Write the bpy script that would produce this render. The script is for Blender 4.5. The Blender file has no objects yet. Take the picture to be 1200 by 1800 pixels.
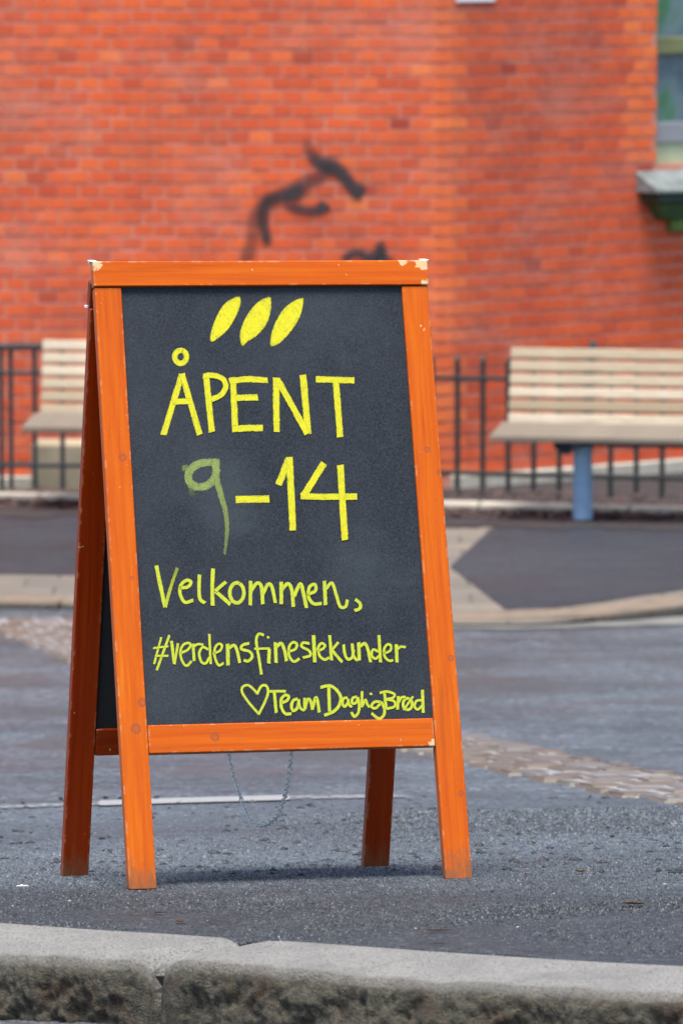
import bpy, bmesh, math, random
import numpy as np
from mathutils import Vector, Matrix, noise as mnoise

random.seed(7)
RNG = np.random.default_rng(11)
SC = bpy.context.scene
COL = SC.collection

# ------------------------------------------------------------------ camera
F = 10000.0                      # focal length in photograph pixels (1200 x 1800)
HOR = -200.0                     # row of the horizon
PITCH = math.atan((900 - HOR) / F)
CZ = 1.6809                      # camera height
cam_d = bpy.data.cameras.new("camera")
cam = bpy.data.objects.new("camera", cam_d)
COL.objects.link(cam)
cam.location = (0, 0, CZ)
cam.rotation_euler = (math.pi / 2 - PITCH, 0, 0)
cam_d.sensor_fit = 'VERTICAL'
cam_d.sensor_height = 36.0
cam_d.lens = F / 1800 * 36
cam_d.clip_start = 0.1
cam_d.clip_end = 1500
cam_d.dof.use_dof = True
cam_d.dof.focus_distance = 9.75
cam_d.dof.aperture_fstop = 11.8
SC.camera = cam

# ------------------------------------------------------------------ world, sun, exposure
SUN_DIR = Vector((-0.06, -0.25, 0.96)).normalized()      # towards the sun
w = bpy.data.worlds.new("World")
SC.world = w
w.use_nodes = True
nt = w.node_tree
nt.nodes.clear()
sky = nt.nodes.new('ShaderNodeTexSky')
sky.sky_type = 'NISHITA'
sky.sun_disc = False
sky.sun_elevation = math.asin(SUN_DIR.z)
sky.sun_rotation = math.atan2(SUN_DIR.x, SUN_DIR.y)
sky.air_density = 1.0
sky.dust_density = 2.0
sky.ozone_density = 1.0
bg = nt.nodes.new('ShaderNodeBackground')
bg.inputs[1].default_value = 0.057
wo = nt.nodes.new('ShaderNodeOutputWorld')
nt.links.new(sky.outputs[0], bg.inputs[0])
nt.links.new(bg.outputs[0], wo.inputs[0])

sun_d = bpy.data.lights.new("sun", 'SUN')
sun_d.energy = 1.5
sun_d.angle = math.radians(26)
sun_d.color = (1.0, 0.95, 0.88)
sun = bpy.data.objects.new("sun", sun_d)
COL.objects.link(sun)
sun.rotation_euler = SUN_DIR.to_track_quat('Z', 'Y').to_euler()
sun.location = (0, 0, 30)

SC.view_settings.view_transform = 'Standard'
SC.view_settings.look = 'None'
SC.view_settings.gamma = 1.0
SC.view_settings.use_curve_mapping = False
SC.view_settings.exposure = 2.36

# ------------------------------------------------------------------ pixel -> ray helpers
CP, SP = math.cos(PITCH), math.sin(PITCH)

def ray(x, y):
    a = (x - 600) / F
    b = -(y - 900) / F
    return Vector((a, CP + b * SP, -SP + b * CP))

CAM = Vector((0, 0, CZ))

def on_z(x, y, z):
    d = ray(x, y)
    return CAM + d * ((z - CZ) / d.z)

def on_plane(x, y, p, n):
    d = ray(x, y)
    return CAM + d * ((Vector(p) - CAM).dot(n) / d.dot(n))

# ground profile: falls away from the kerb by the sign down to the far pavement
FAR_Z = -1.61
_k = [(6.0, -.05), (8.6, -.08), (9.3, -.10), (9.7, -.128), (10.4, -.128), (11.5, -.115), (14, -.108),
      (18, -.102), (22, -.092), (25.2, -.07), (25.7, -.01), (30, .0), (60, .0)]
_ys = np.arange(5.0, 60.0, 0.02)
_sl = np.interp(_ys, [k[0] for k in _k], [k[1] for k in _k])
_zz = np.cumsum(_sl) * 0.02
_zz -= np.interp(9.50, _ys, _zz)
_mask = _ys > 11.0
_tgt = -1.634
_cur = np.interp(25.6, _ys, _zz)
_z11 = np.interp(11.0, _ys, _zz)
_zz[_mask] = _z11 + (_zz[_mask] - _z11) * (_tgt - _z11) / (_cur - _z11)

def zg(X, Y):
    z = float(np.interp(Y, _ys, _zz))
    fall = max(0.0, min(1.0, (15.0 - Y) / 4.0))
    Xc = max(-1.5, min(1.5, X))
    return z + 0.02 * (Xc + 0.15) * fall

def on_ground(x, y, off=0.0):
    d = ray(x, y)
    lo, hi = 5.0, 45.0
    for _ in range(50):
        m = (lo + hi) / 2
        P = CAM + d * m
        if P.z > zg(P.x, P.y) + off:
            lo = m
        else:
            hi = m
    return CAM + d * lo

# ------------------------------------------------------------------ object helpers
def link(o, parent=None):
    COL.objects.link(o)
    if parent is not None:
        o.parent = parent
    return o

def mesh_obj(name, verts, faces, mat, parent=None, smooth=False, data_name=None):
    me = bpy.data.meshes.new(data_name or name)
    me.from_pydata([tuple(v) for v in verts], [], faces)
    me.update()
    o = bpy.data.objects.new(name, me)
    for m in (mat if isinstance(mat, (list, tuple)) else [mat]):
        me.materials.append(m)
    if smooth:
        me.polygons.foreach_set('use_smooth', [True] * len(me.polygons))
    return link(o, parent)

def bm_obj(name, bm, mat, parent=None, smooth=False):
    me = bpy.data.meshes.new(name)
    bm.normal_update()
    bm.to_mesh(me)
    bm.free()
    o = bpy.data.objects.new(name, me)
    for m in (mat if isinstance(mat, (list, tuple)) else [mat]):
        me.materials.append(m)
    if smooth:
        me.polygons.foreach_set('use_smooth', [True] * len(me.polygons))
    return link(o, parent)

def empty(name, loc=(0, 0, 0), rot=(0, 0, 0)):
    o = bpy.data.objects.new(name, None)
    o.location = loc
    o.rotation_euler = rot
    o.empty_display_size = 0.1
    return link(o)

def tag(o, label=None, cat=None, group=None, kind=None):
    if label: o['label'] = label
    if cat: o['category'] = cat
    if group: o['group'] = group
    if kind: o['kind'] = kind
    return o

def hexa(bm, pts, bevel=0.0, seg=2):
    """pts: 8 points, bottom ring 0-3 then top ring 4-7"""
    b2 = bmesh.new()
    vs = [b2.verts.new(p) for p in pts]
    for f in ((0, 3, 2, 1), (4, 5, 6, 7), (0, 1, 5, 4), (1, 2, 6, 5), (2, 3, 7, 6), (3, 0, 4, 7)):
        b2.faces.new([vs[i] for i in f])
    bmesh.ops.recalc_face_normals(b2, faces=b2.faces)
    if bevel > 0:
        bmesh.ops.bevel(b2, geom=b2.edges[:] , offset=bevel, segments=seg, profile=0.5, affect='EDGES')
    me = bpy.data.meshes.new('tmp')
    b2.to_mesh(me); b2.free()
    bm.from_mesh(me)
    bpy.data.meshes.remove(me)

def box_pts(x0, x1, y0, y1, z0, z1):
    return [(x0, y0, z0), (x1, y0, z0), (x1, y1, z0), (x0, y1, z0), (x0, y0, z1), (x1, y0, z1), (x1, y1, z1), (x0, y1, z1)]

def catmull(pts, n=8):
    P = [Vector(p) for p in pts]
    if len(P) < 3:
        return [P[0].lerp(P[-1], i / n) for i in range(n + 1)]
    out = []
    Q = [P[0] * 2 - P[1]] + P + [P[-1] * 2 - P[-2]]
    for i in range(1, len(Q) - 2):
        for k in range(n):
            t = k / n
            a, b, c, d = Q[i - 1], Q[i], Q[i + 1], Q[i + 2]
            out.append(0.5 * ((2 * b) + (c - a) * t + (2 * a - 5 * b + 4 * c - d) * t * t + (3 * b - a - 3 * c + d) * t ** 3))
    out.append(P[-1])
    return out

def tube(bm, path, r, seg=8, cap=True):
    """swept circle along a path; r a number or list"""
    P = [Vector(p) for p in path]
    rings = []
    up = Vector((0.13, 0.21, 0.97))
    for i, p in enumerate(P):
        t = (P[min(i + 1, len(P) - 1)] - P[max(i - 1, 0)]).normalized()
        a = t.cross(up)
        if a.length < 1e-3: a = t.cross(Vector((1, 0, 0)))
        a.normalize(); b = t.cross(a)
        rr = r[i] if isinstance(r, (list, tuple)) else r
        rings.append([bm.verts.new(p + (a * math.cos(2 * math.pi * k / seg) + b * math.sin(2 * math.pi * k / seg)) * rr) for k in range(seg)])
    for i in range(len(rings) - 1):
        for k in range(seg):
            bm.faces.new([rings[i][k], rings[i][(k + 1) % seg], rings[i + 1][(k + 1) % seg], rings[i + 1][k]])
    if cap:
        bm.faces.new(rings[0][::-1]); bm.faces.new(rings[-1])

# ------------------------------------------------------------------ material helper
class Mat:
    def __init__(self, name, base=(.5, .5, .5), rough=.6, metal=0.0, spec=.5):
        self.m = bpy.data.materials.new(name)
        self.m.use_nodes = True
        self.nt = self.m.node_tree
        self.b = self.nt.nodes['Principled BSDF']
        self.out = self.nt.nodes['Material Output']
        self.b.inputs['Base Color'].default_value = (*base, 1)
        self.b.inputs['Roughness'].default_value = rough
        self.b.inputs['Metallic'].default_value = metal
        self.b.inputs['Specular IOR Level'].default_value = spec
        self._tc = None
    def n(self, t, **k):
        nd = self.nt.nodes.new(t)
        for a, v in k.items():
            setattr(nd, a, v)
        return nd
    def l(self, a, b):
        self.nt.links.new(a, b)
    def coord(self, which='Object', scale=(1, 1, 1), loc=(0, 0, 0)):
        if self._tc is None:
            self._tc = self.n('ShaderNodeTexCoord')
        mp = self.n('ShaderNodeMapping')
        mp.inputs['Scale'].default_value = scale
        mp.inputs['Location'].default_value = loc
        self.l(self._tc.outputs[which], mp.inputs[0])
        return mp.outputs[0]
    def noise(self, vec, scale, detail=3, rough=.55, dist=0):
        nd = self.n('ShaderNodeTexNoise')
        nd.inputs['Scale'].default_value = scale
        nd.inputs['Detail'].default_value = detail
        nd.inputs['Roughness'].default_value = rough
        nd.inputs['Distortion'].default_value = dist
        self.l(vec, nd.inputs['Vector'])
        return nd.outputs[0]
    def voro(self, vec, scale, feature='F1', out=0):
        nd = self.n('ShaderNodeTexVoronoi', feature=feature)
        nd.inputs['Scale'].default_value = scale
        self.l(vec, nd.inputs['Vector'])
        return nd.outputs[out]
    def ramp(self, fac, stops):
        nd = self.n('ShaderNodeValToRGB')
        el = nd.color_ramp.elements
        while len(el) < len(stops): el.new(0.5)
        for e, (p, c) in zip(el, stops):
            e.position = p
            e.color = (*c, 1) if not isinstance(c, (int, float)) else (c, c, c, 1)
        self.l(fac, nd.inputs[0])
        return nd.outputs[0]
    def math(self, op, a, b=0.0, clamp=False):
        nd = self.n('ShaderNodeMath', operation=op, use_clamp=clamp)
        for i, v in enumerate((a, b)):
            if isinstance(v, (int, float)): nd.inputs[i].default_value = v
            else: self.l(v, nd.inputs[i])
        return nd.outputs[0]
    def mix(self, fac, a, b, mode='MIX'):
        nd = self.n('ShaderNodeMix', data_type='RGBA', blend_type=mode)
        for i, v in ((0, fac), (6, a), (7, b)):
            if isinstance(v, (int, float)): nd.inputs[i].default_value = v
            elif isinstance(v, tuple): nd.inputs[i].default_value = (*v, 1)
            else: self.l(v, nd.inputs[i])
        return nd.outputs[2]
    def color(self, s): self.l(s, self.b.inputs['Base Color'])
    def rough(self, s): self.l(s, self.b.inputs['Roughness'])
    def bump(self, h, strength=.5, dist=.002):
        nd = self.n('ShaderNodeBump')
        nd.inputs['Strength'].default_value = strength
        nd.inputs['Distance'].default_value = dist
        self.l(h, nd.inputs['Height'])
        self.l(nd.outputs[0], self.b.inputs['Normal'])
    def alpha(self, s): self.l(s, self.b.inputs['Alpha'])
    def attr(self, name):
        nd = self.n('ShaderNodeAttribute', attribute_name=name)
        return nd.outputs['Fac']

def asphalt(name, dark, light, grain=130, wet=(.34, .6), bumpd=.004, patch=.6, brown=None, painted_shade=False):
    M = Mat(name, rough=.5, spec=.25)
    c = M.coord()
    agg = M.voro(c, grain, out=1)                  # random colour per stone
    aggv = M.n('ShaderNodeSeparateColor'); M.l(agg, aggv.inputs[0])
    cell = M.voro(c, grain, out=0)
    big = M.noise(c, patch, 5, .6)
    mid = M.noise(c, 9, 4, .6)
    base = M.ramp(aggv.outputs[0], [(0, dark), (.6, tuple((a + b) / 2 for a, b in zip(dark, light))), (.93, light), (1, tuple(min(1, v * 2.2) for v in light))])
    base = M.mix(M.ramp(big, [(.38, 0.0), (.62, .55)]), base, tuple(v * .62 for v in dark))
    base = M.mix(M.ramp(mid, [(.45, 0.0), (.7, .35)]), base, light)
    if brown:
        bn = M.noise(M.coord(scale=(.7, .35, 1), loc=(3, 1, 0)), 1.6, 6, .68)
        base = M.mix(M.ramp(bn, [(.50, 0.0), (.60, .7)]), base, brown)
    rg = M.ramp(M.noise(M.coord(loc=(7, 2, 0)), 1.2, 4, .6), [(.35, wet[0]), (.65, wet[1])])
    if painted_shade:          # shade before the board put into the colour, ragged strip along the kerb
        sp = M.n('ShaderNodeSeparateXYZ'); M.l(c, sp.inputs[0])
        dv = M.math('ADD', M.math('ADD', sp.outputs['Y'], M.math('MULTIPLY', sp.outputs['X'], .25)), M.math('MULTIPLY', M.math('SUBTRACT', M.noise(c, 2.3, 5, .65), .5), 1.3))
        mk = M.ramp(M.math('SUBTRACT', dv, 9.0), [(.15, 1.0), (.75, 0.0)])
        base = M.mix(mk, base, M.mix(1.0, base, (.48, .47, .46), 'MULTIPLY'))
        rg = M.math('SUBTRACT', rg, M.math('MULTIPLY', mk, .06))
    M.color(base)
    M.rough(rg)
    h = M.math('SUBTRACT', 1.0, M.math('MULTIPLY', cell, 1.2))
    h = M.math('ADD', h, M.math('MULTIPLY', M.noise(c, grain * .35, 3), .9))
    M.bump(h, .9, bumpd)
    return M.m

MAT_PAVE = asphalt('asphalt_coarse', (.029, .037, .045), (.102, .122, .140), 120, (.48, .65), .007, .8, painted_shade=True)
MAT_ROAD = asphalt('asphalt_road', (.026, .034, .041), (.108, .128, .144), 70, (.40, .62), .006, 1.3, (.046, .046, .046))
MAT_STREET = asphalt('asphalt_street', (.045, .047, .052), (.1, .105, .115), 120, (.4, .6), .005)
MAT_WALK = asphalt('asphalt_smooth', (.0165, .0215, .0275), (.037, .0455, .0555), 150, (.45, .62), .002, .4)

def granite(name, base, dark, side, moss, z_axis=True):
    M = Mat(name, rough=.75)
    c = M.coord()
    sp = M.noise(c, 260, 3, .75)
    col = M.ramp(sp, [(.36, dark), (.47, base), (.58, base), (.68, tuple(min(1, v * 1.35) for v in base))])
    col = M.mix(M.ramp(M.noise(c, 9, 6, .7), [(.42, 0.0), (.68, .7)]), col, tuple(v * .55 for v in base))
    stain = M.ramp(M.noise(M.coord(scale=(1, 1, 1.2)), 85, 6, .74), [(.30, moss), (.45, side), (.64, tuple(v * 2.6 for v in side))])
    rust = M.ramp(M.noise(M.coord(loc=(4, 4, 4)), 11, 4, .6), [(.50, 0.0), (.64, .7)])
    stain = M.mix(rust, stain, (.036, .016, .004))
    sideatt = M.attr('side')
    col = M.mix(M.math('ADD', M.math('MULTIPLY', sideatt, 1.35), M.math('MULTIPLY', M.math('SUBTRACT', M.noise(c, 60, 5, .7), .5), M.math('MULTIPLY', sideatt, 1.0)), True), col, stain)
    M.color(col)
    M.bump(M.math('ADD', sp, M.math('MULTIPLY', M.noise(c, 60, 5, .65), 1.6)), .9, .008)
    return M.m

MAT_KERB = granite('granite_kerb', (.235, .226, .205), (.055, .052, .045), (.034, .030, .019), (.008, .0075, .0045))

def simple(name, base, rough=.6, var=.25, scale=30, metal=0.0, bumpd=0.0, stretch=(1, 1, 1)):
    M = Mat(name, base, rough, metal)
    c = M.coord(scale=stretch)
    n = M.noise(c, scale, 5, .6)
    M.color(M.ramp(n, [(.25, tuple(v * (1 - var) for v in base)), (.75, tuple(min(1, v * (1 + var)) for v in base))]))
    if bumpd: M.bump(n, .6, bumpd)
    return M.m

MAT_SETT = None
def make_sett_mat():
    M = Mat('sett_stone', rough=.5)
    c = M.coord()
    oi = M.n('ShaderNodeObjectInfo')
    col = M.ramp(oi.outputs['Random'], [(0, (.070, .056, .044)), (.3, (.10, .074, .052)), (.55, (.095, .088, .077)), (.8, (.115, .114, .112)), (1, (.115, .082, .058))])
    col = M.mix(M.ramp(M.noise(c, 60, 4), [(.35, .5), (.65, 0.0)]), col, (.11, .09, .075))
    M.color(col)
    M.bump(M.noise(c, 90, 4), .5, .004)
    return M.m
MAT_SETT = make_sett_mat()
MAT_JOINT = simple('sett_joint_mortar', (.20, .20, .195), .5, .35, 22, bumpd=.002)
def paving_mat():
    M = Mat('concrete_paving', rough=.7, spec=.3)
    c = M.coord()
    br = M.n('ShaderNodeTexBrick')
    br.inputs['Scale'].default_value = 1.0
    br.inputs['Brick Width'].default_value = .30; br.inputs['Row Height'].default_value = .30
    br.inputs['Mortar Size'].default_value = .008
    br.inputs['Color1'].default_value = (.165, .142, .112, 1); br.inputs['Color2'].default_value = (.115, .108, .092, 1)
    br.inputs['Mortar'].default_value = (.06, .055, .045, 1)
    M.l(c, br.inputs['Vector'])
    n = M.noise(c, 3.0, 6, .65)
    M.color(M.mix(M.ramp(n, [(.35, 0.0), (.7, .55)]), br.outputs[0], (.085, .08, .07)))
    M.bump(M.noise(c, 60, 4), .4, .003)
    return M.m
MAT_PAVING = paving_mat()
MAT_CONC = simple('concrete_pale', (.40, .37, .30), .8, .3, 6)
MAT_CONC2 = simple('concrete_block', (.28, .235, .16), .85, .3, 5)
MAT_SOIL = simple('dark_soil', (.020, .0165, .017), .9, .5, 20, bumpd=.01)
MAT_BLACK = simple('black_iron', (.022, .024, .026), .55, .3, 20)
MAT_GREENIRON = simple('dark_green_iron', (.018, .022, .02), .55, .3, 20)
MAT_BLUE = simple('blue_painted_steel', (.24, .36, .50), .45, .15, 12)
MAT_DKBLUE = simple('dark_steel_bracket', (.018, .03, .05), .5, .2, 12)
MAT_LEAF = simple('dead_leaf', (.085, .045, .022), .7, .5, 60)
MAT_LITTER = simple('leaf_litter', (.06, .034, .028), .85, .6, 40)
MAT_PEB_D = simple('dark_grit', (.009, .010, .012), .6, .5, 60)
MAT_PEB_L = simple('pale_grit', (.22, .21, .20), .7, .4, 60)
MAT_PAPER = simple('paper_scrap', (.7, .7, .68), .8, .1, 30)
MAT_STEEL = simple('galvanised_steel', (.66, .66, .64), .35, .3, 400, metal=.0)
MAT_GUTTER = simple('gutter_concrete', (.125, .125, .115), .6, .35, 5)

def white_paint():
    M = Mat('worn_white_paint', rough=.6)
    c = M.coord()
    n = M.noise(c, 40, 5, .7)
    M.color(M.ramp(n, [(.2, (.15, .155, .15)), (.7, (.235, .235, .23))]))
    fade = M.attr('fade')
    a = M.math('GREATER_THAN', M.math('ADD', fade, M.math('MULTIPLY', M.math('SUBTRACT', M.noise(c, 55, 5, .7), .5), 1.6)), .5)
    M.alpha(a)
    return M.m
MAT_LINE = white_paint()

def slat_mat():
    M = Mat('weathered_slat', rough=.65, spec=.3)
    oi = M.n('ShaderNodeObjectInfo')
    c = M.coord(scale=(1.2, 30, 30))
    g = M.noise(c, 5, 5, .65)
    col = M.ramp(oi.outputs['Random'], [(0, (.28, .215, .135)), (.5, (.40, .32, .215)), (1, (.54, .455, .34))])
    col = M.mix(M.ramp(g, [(.35, .75), (.6, 0.0)]), col, (.20, .155, .10))
    M.color(col)
    return M.m
MAT_SLAT = slat_mat()
def seat_mat():
    M = Mat('weathered_seat_slat', rough=.7, spec=.3)
    g = M.noise(M.coord(scale=(1.2, 30, 30)), 5, 5, .65)
    M.color(M.ramp(g, [(.3, (.13, .105, .078)), (.7, (.23, .19, .145))]))
    return M.m
MAT_SEAT = seat_mat()

def brick_mat():
    M = Mat('red_brick', rough=.85, spec=.12)
    c = M.coord()
    r = M.attr('tone')
    col = M.ramp(r, [(0, (.36, .058, .034)), (.15, (.50, .080, .036)), (.45, (.63, .102, .036)), (.75, (.70, .125, .040)), (.92, (.76, .155, .045)), (1, (.80, .19, .055))])
    soot = M.ramp(M.noise(c, 1.3, 5, .62), [(.45, 0.0), (.72, .5)])
    col = M.mix(soot, col, (.20, .075, .06))
    eff = M.ramp(M.noise(M.coord(loc=(9, 3, 5), scale=(1, 1, 1.6)), 1.9, 5, .65), [(.5, 0.0), (.75, .42)])
    col = M.mix(eff, col, (.52, .30, .24))
    col = M.mix(M.ramp(M.noise(c, 45, 4), [(.3, .35), (.6, 0.0)]), col, (.28, .06, .035))
    M.color(col)
    M.bump(M.noise(c, 160, 4), .5, .003)
    return M.m
MAT_BRICK = brick_mat()
def mortar_mat():
    M = Mat('brick_mortar', rough=.9, spec=.1)
    c = M.coord()
    col = M.ramp(M.noise(c, 2.2, 5, .6), [(.3, (.46, .165, .110)), (.5, (.56, .215, .148)), (.72, (.61, .30, .225))])
    col = M.mix(M.ramp(M.noise(c, 60, 3), [(.3, .3), (.7, 0.0)]), col, (.25, .15, .12))
    M.color(col)
    return M.m
MAT_MORTAR = mortar_mat()

# ------------------------------------------------------------------ near kerb curve (traced on the ground)
back_px = [(0, 1630), (80, 1636), (150, 1641), (300, 1650), (400, 1657), (445, 1663), (500, 1662), (600, 1669), (750, 1680), (900, 1690), (1060, 1700), (1200, 1707)]
front_px = [(0, 1688), (100, 1691), (200, 1696), (280, 1699), (330, 1705), (450, 1713), (560, 1723), (650, 1733), (800, 1743), (900, 1748), (1000, 1754), (1100, 1758), (1200, 1760)]
KB = [on_ground(x, y) for x, y in back_px]
def kz(X):
    return float(np.interp(X, [p.x for p in KB], [p.z for p in KB]))
KFr = []
for x, y in front_px:
    z = 0.05
    for _ in range(6):
        P = on_z(x, y, z)
        z = kz(P.x) - .004
    KFr.append(P)
def ext(pts, X):
    """position on a curve given by X with straight extension"""
    xs = [p.x for p in pts]
    if X < xs[0]:
        d = (pts[4] - pts[0]); return pts[0] + d * ((X - xs[0]) / d.x)
    if X > xs[-1]:
        d = (pts[-1] - pts[-5]); return pts[-1] + d * ((X - xs[-1]) / d.x)
    return Vector((X, float(np.interp(X, xs, [p.y for p in pts])), float(np.interp(X, xs, [p.z for p in pts]))))

def pxX(x, y=1665):
    return on_z(x, y, 0.05).x

# ------------------------------------------------------------------ ground
ground = mesh_obj('ground', [(-400, -200, -2.3), (400, -200, -2.3), (400, 600, -2.3), (-400, 600, -2.3)], [(0, 1, 2, 3)], MAT_STREET)
tag(ground, kind='structure')

# boundary pavement / road (painted line)
line_px = [(0, 1421), (150, 1415), (300, 1410), (515, 1404), (730, 1401), (900, 1401), (1060, 1402), (1200, 1404)]
LN = [on_ground(x, y) for x, y in line_px]

xs = sorted(set([-12, -9, -6, -4, -3, -2.2] + [round(-1.6 + i * .05, 3) for i in range(65)] + [2.2, 3, 4, 6, 9, 12]))
def sheet(name, ya, yb, n, mat, off=0.0, lip=False, zf=zg):
    verts, faces = [], []
    for X in xs:
        a, b = ya(X), yb(X)
        for j in range(n + 1):
            Y = a + (b - a) * j / n
            z = zf(X, Y) + off
            if lip and j == 0: z -= .05
            verts.append((X, Y, z))
    m = n + 1
    for i in range(len(xs) - 1):
        for j in range(n):
            faces.append((i * m + j, (i + 1) * m + j, (i + 1) * m + j + 1, i * m + j + 1))
    o = mesh_obj(name, verts, faces, mat, smooth=True)
    tag(o, kind='structure')
    return o

def zpave(X, Y):
    # small undulation of the hand-laid asphalt near the kerb
    return zg(X, Y) + .004 * mnoise.noise(Vector((X * 3.1, Y * 3.1, 0))) * max(0, min(1, (9.2 - Y) / .3))

def pave_front(X):
    return ext(KB, X).y + .004 * mnoise.noise(Vector((X * 22, 3.3, 0))) + .003 * mnoise.noise(Vector((X * 70, 1.3, 0)))
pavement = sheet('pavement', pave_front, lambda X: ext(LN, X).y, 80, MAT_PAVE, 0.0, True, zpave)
far_edge = 27.5
road = sheet('road', lambda X: ext(LN, X).y - .02, lambda X: far_edge, 80, MAT_ROAD, -.004)

# near street below the kerb
verts, faces = [], []
for X in xs:
    p = ext(KFr, X)
    zs = p.z - .088 - .012 * max(0, min(1, X + .4))
    verts += [(X, p.y + .1, zs), (X, p.y - .5, zs), (X, 4, zs - .03), (X, -12, -.05)]
for i in range(len(xs) - 1):
    for j in range(3):
        a = i * 4 + j
        faces.append((a + 1, a + 5, a + 4, a))
street = mesh_obj('street', verts, faces, MAT_STREET)
tag(street, kind='structure')

# painted line (child of the road)
verts, faces, fades = [], [], []
N = 160
for i in range(N + 1):
    x = -140 + (880 + 140) * i / N
    y = float(np.interp(x, [p[0] for p in line_px], [p[1] for p in line_px])) if x > 0 else 1421 - x * .04
    fd = .8 if 175 < x < 505 else (.5 if x <= 175 else (.52 if x < 690 else max(0, .5 - (x - 690) / 250)))
    half = 4.4 if 175 < x < 510 else 2.6
    for yy in (y + half, y - half):
        P = on_ground(x, yy)
        verts.append((P.x, P.y, zg(P.x, P.y) + .004)); fades.append(fd)
for i in range(N):
    faces.append((2 * i, 2 * i + 2, 2 * i + 3, 2 * i + 1))
pl = mesh_obj('painted_line', verts, faces, MAT_LINE, road)
a = pl.data.attributes.new('fade', 'FLOAT', 'POINT'); a.data.foreach_set('value', fades)

# ------------------------------------------------------------------ near kerb stones
def kerb_stone(xb0, xb1, xf0, xf1, seed, dz=0.0, depth=.16, nl=300, parent=None):
    verts, faces, side = [], [], []
    prof = []
    nt_, nf = 18, 30
    for k in range(nt_ + 1): prof.append(('t', k / nt_))
    for k in range(1, nf + 1): prof.append(('f', k / nf))
    m = len(prof)
    for i in range(nl + 1):
        s = i / nl
        B = ext(KB, xb0 + (xb1 - xb0) * s)
        Fp = ext(KFr, xf0 + (xf1 - xf0) * s)
        # rounding of the stone's ends
        e = min(s, 1 - s) * abs(xf1 - xf0)
        endr = .018 * max(0, 1 - e / .03) ** 2
        tg = ext(KFr, Fp.x + .06) - ext(KFr, Fp.x - .06)
        dirf = Vector((tg.y, -tg.x, 0)).normalized()
        for kind, t in prof:
            if kind == 't':
                p = B.lerp(Fp, t)
                p.x = B.x + (Fp.x - B.x) * min(1, t / .7)
                r = max(0, (t - .93) / .07)
                p = p + Vector((0, 0, .007 - .010 * r * r + dz * t - endr))
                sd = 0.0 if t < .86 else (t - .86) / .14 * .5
            else:
                r = min(1, t / .06)
                p = Fp + dirf * (.007 * math.sin(r * math.pi / 2) + .012 * t) + Vector((0, 0, .007 - .010 + dz - endr - depth * t))
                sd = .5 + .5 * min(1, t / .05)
            q = Vector((p.x * 1.0 + seed * 7.3, p.y, p.z))
            n1 = mnoise.fractal(q * 9, 1.0, 2.0, 4)
            n2 = mnoise.fractal(q * 38 + Vector((5, 1, 2)), 1.0, 2.0, 4)
            if kind == 't':
                wgt = min(1, t * 6)
                p.z += (.004 * n1 + .0026 * n2) * wgt
                p += dirf * (.006 * n1) * max(0, (t - .7) / .3) * min(1, e / .05)
            else:
                n3 = mnoise.fractal(q * 95 + Vector((2, 7, 1)), 1.0, 2.0, 3)
                p += dirf * (.012 * n1 + .010 * n2 + .004 * n3) * min(1, .35 + t * 4) * min(1, .08 + e / .05)
                p.z += .003 * n2
            verts.append(p); side.append(min(1, sd))
    for i in range(nl):
        for k in range(m - 1):
            a = i * m + k
            faces.append((a, a + 1, a + m + 1, a + m))
    # ends and hidden back
    nv = len(verts)
    for i in (0, nl):
        verts.append(Vector(verts[i * m]) + Vector((0, 0, -depth))); side.append(1)
    faces.append(tuple(range(m)[::-1]) + (nv,))
    faces.append(tuple(nl * m + k for k in range(m)) + (nv + 1,))
    o = mesh_obj('kerb_stone', verts, faces, MAT_KERB, parent, smooth=True)
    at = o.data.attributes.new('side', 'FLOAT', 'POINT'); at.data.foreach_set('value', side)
    return o

xj_b, xj_f0, xj_f1 = pxX(440), pxX(274, 1697), pxX(298, 1697)
kerb_stone(-.85, xj_b - .004, -.85, xj_f0, 1, -.003, parent=pavement)
kerb_stone(xj_b + .003, .78, xj_f1, .78, 2, .004, parent=pavement)
kerb_stone(-1.95, -.858, -1.95, -.858, 3, 0, parent=pavement, nl=80)
kerb_stone(.79, 1.85, .79, 1.85, 4, 0, parent=pavement, nl=80)
# dirt packed in the joint between the two stones and along the foot of the kerb
verts, faces = [], []
for s in range(7):
    t = s / 6
    b0 = ext(KB, xj_b).lerp(ext(KFr, (xj_f0 + xj_f1) / 2), t)
    verts += [b0 + Vector((-.014, 0, -.010 - .03 * t)), b0 + Vector((.014, 0, -.010 - .03 * t))]
for s in range(6): faces.append((2 * s, 2 * s + 1, 2 * s + 3, 2 * s + 2))
base = len(verts)
b1 = ext(KFr, (xj_f0 + xj_f1) / 2) + Vector((0, .030, 0))
verts += [b1 + Vector((-.016, 0, -.02)), b1 + Vector((.016, 0, -.02)), b1 + Vector((.016, 0, -.2)), b1 + Vector((-.016, 0, -.2))]
faces.append((base, base + 1, base + 2, base + 3))
mesh_obj('joint_dirt', verts, faces, simple('black_joint_dirt', (.004, .004, .003), .9, .4, 60), pavement)

# ------------------------------------------------------------------ far pavement, kerb, paving
def poly(name, px, z, mat, parent=None, kind=None, world_extra=None):
    pts = [on_z(x, y, z) for x, y in px]
    if world_extra: pts += [Vector(p) for p in world_extra]
    bm = bmesh.new()
    f = bm.faces.new([bm.verts.new(p) for p in pts])
    bmesh.ops.recalc_face_normals(bm, faces=[f])
    if f.normal.z < 0: f.normal_flip()
    bmesh.ops.triangulate(bm, faces=bm.faces[:])
    o = bm_obj(name, bm, mat, parent)
    if kind: tag(o, kind=kind)
    return o

SZ = FAR_Z
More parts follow.
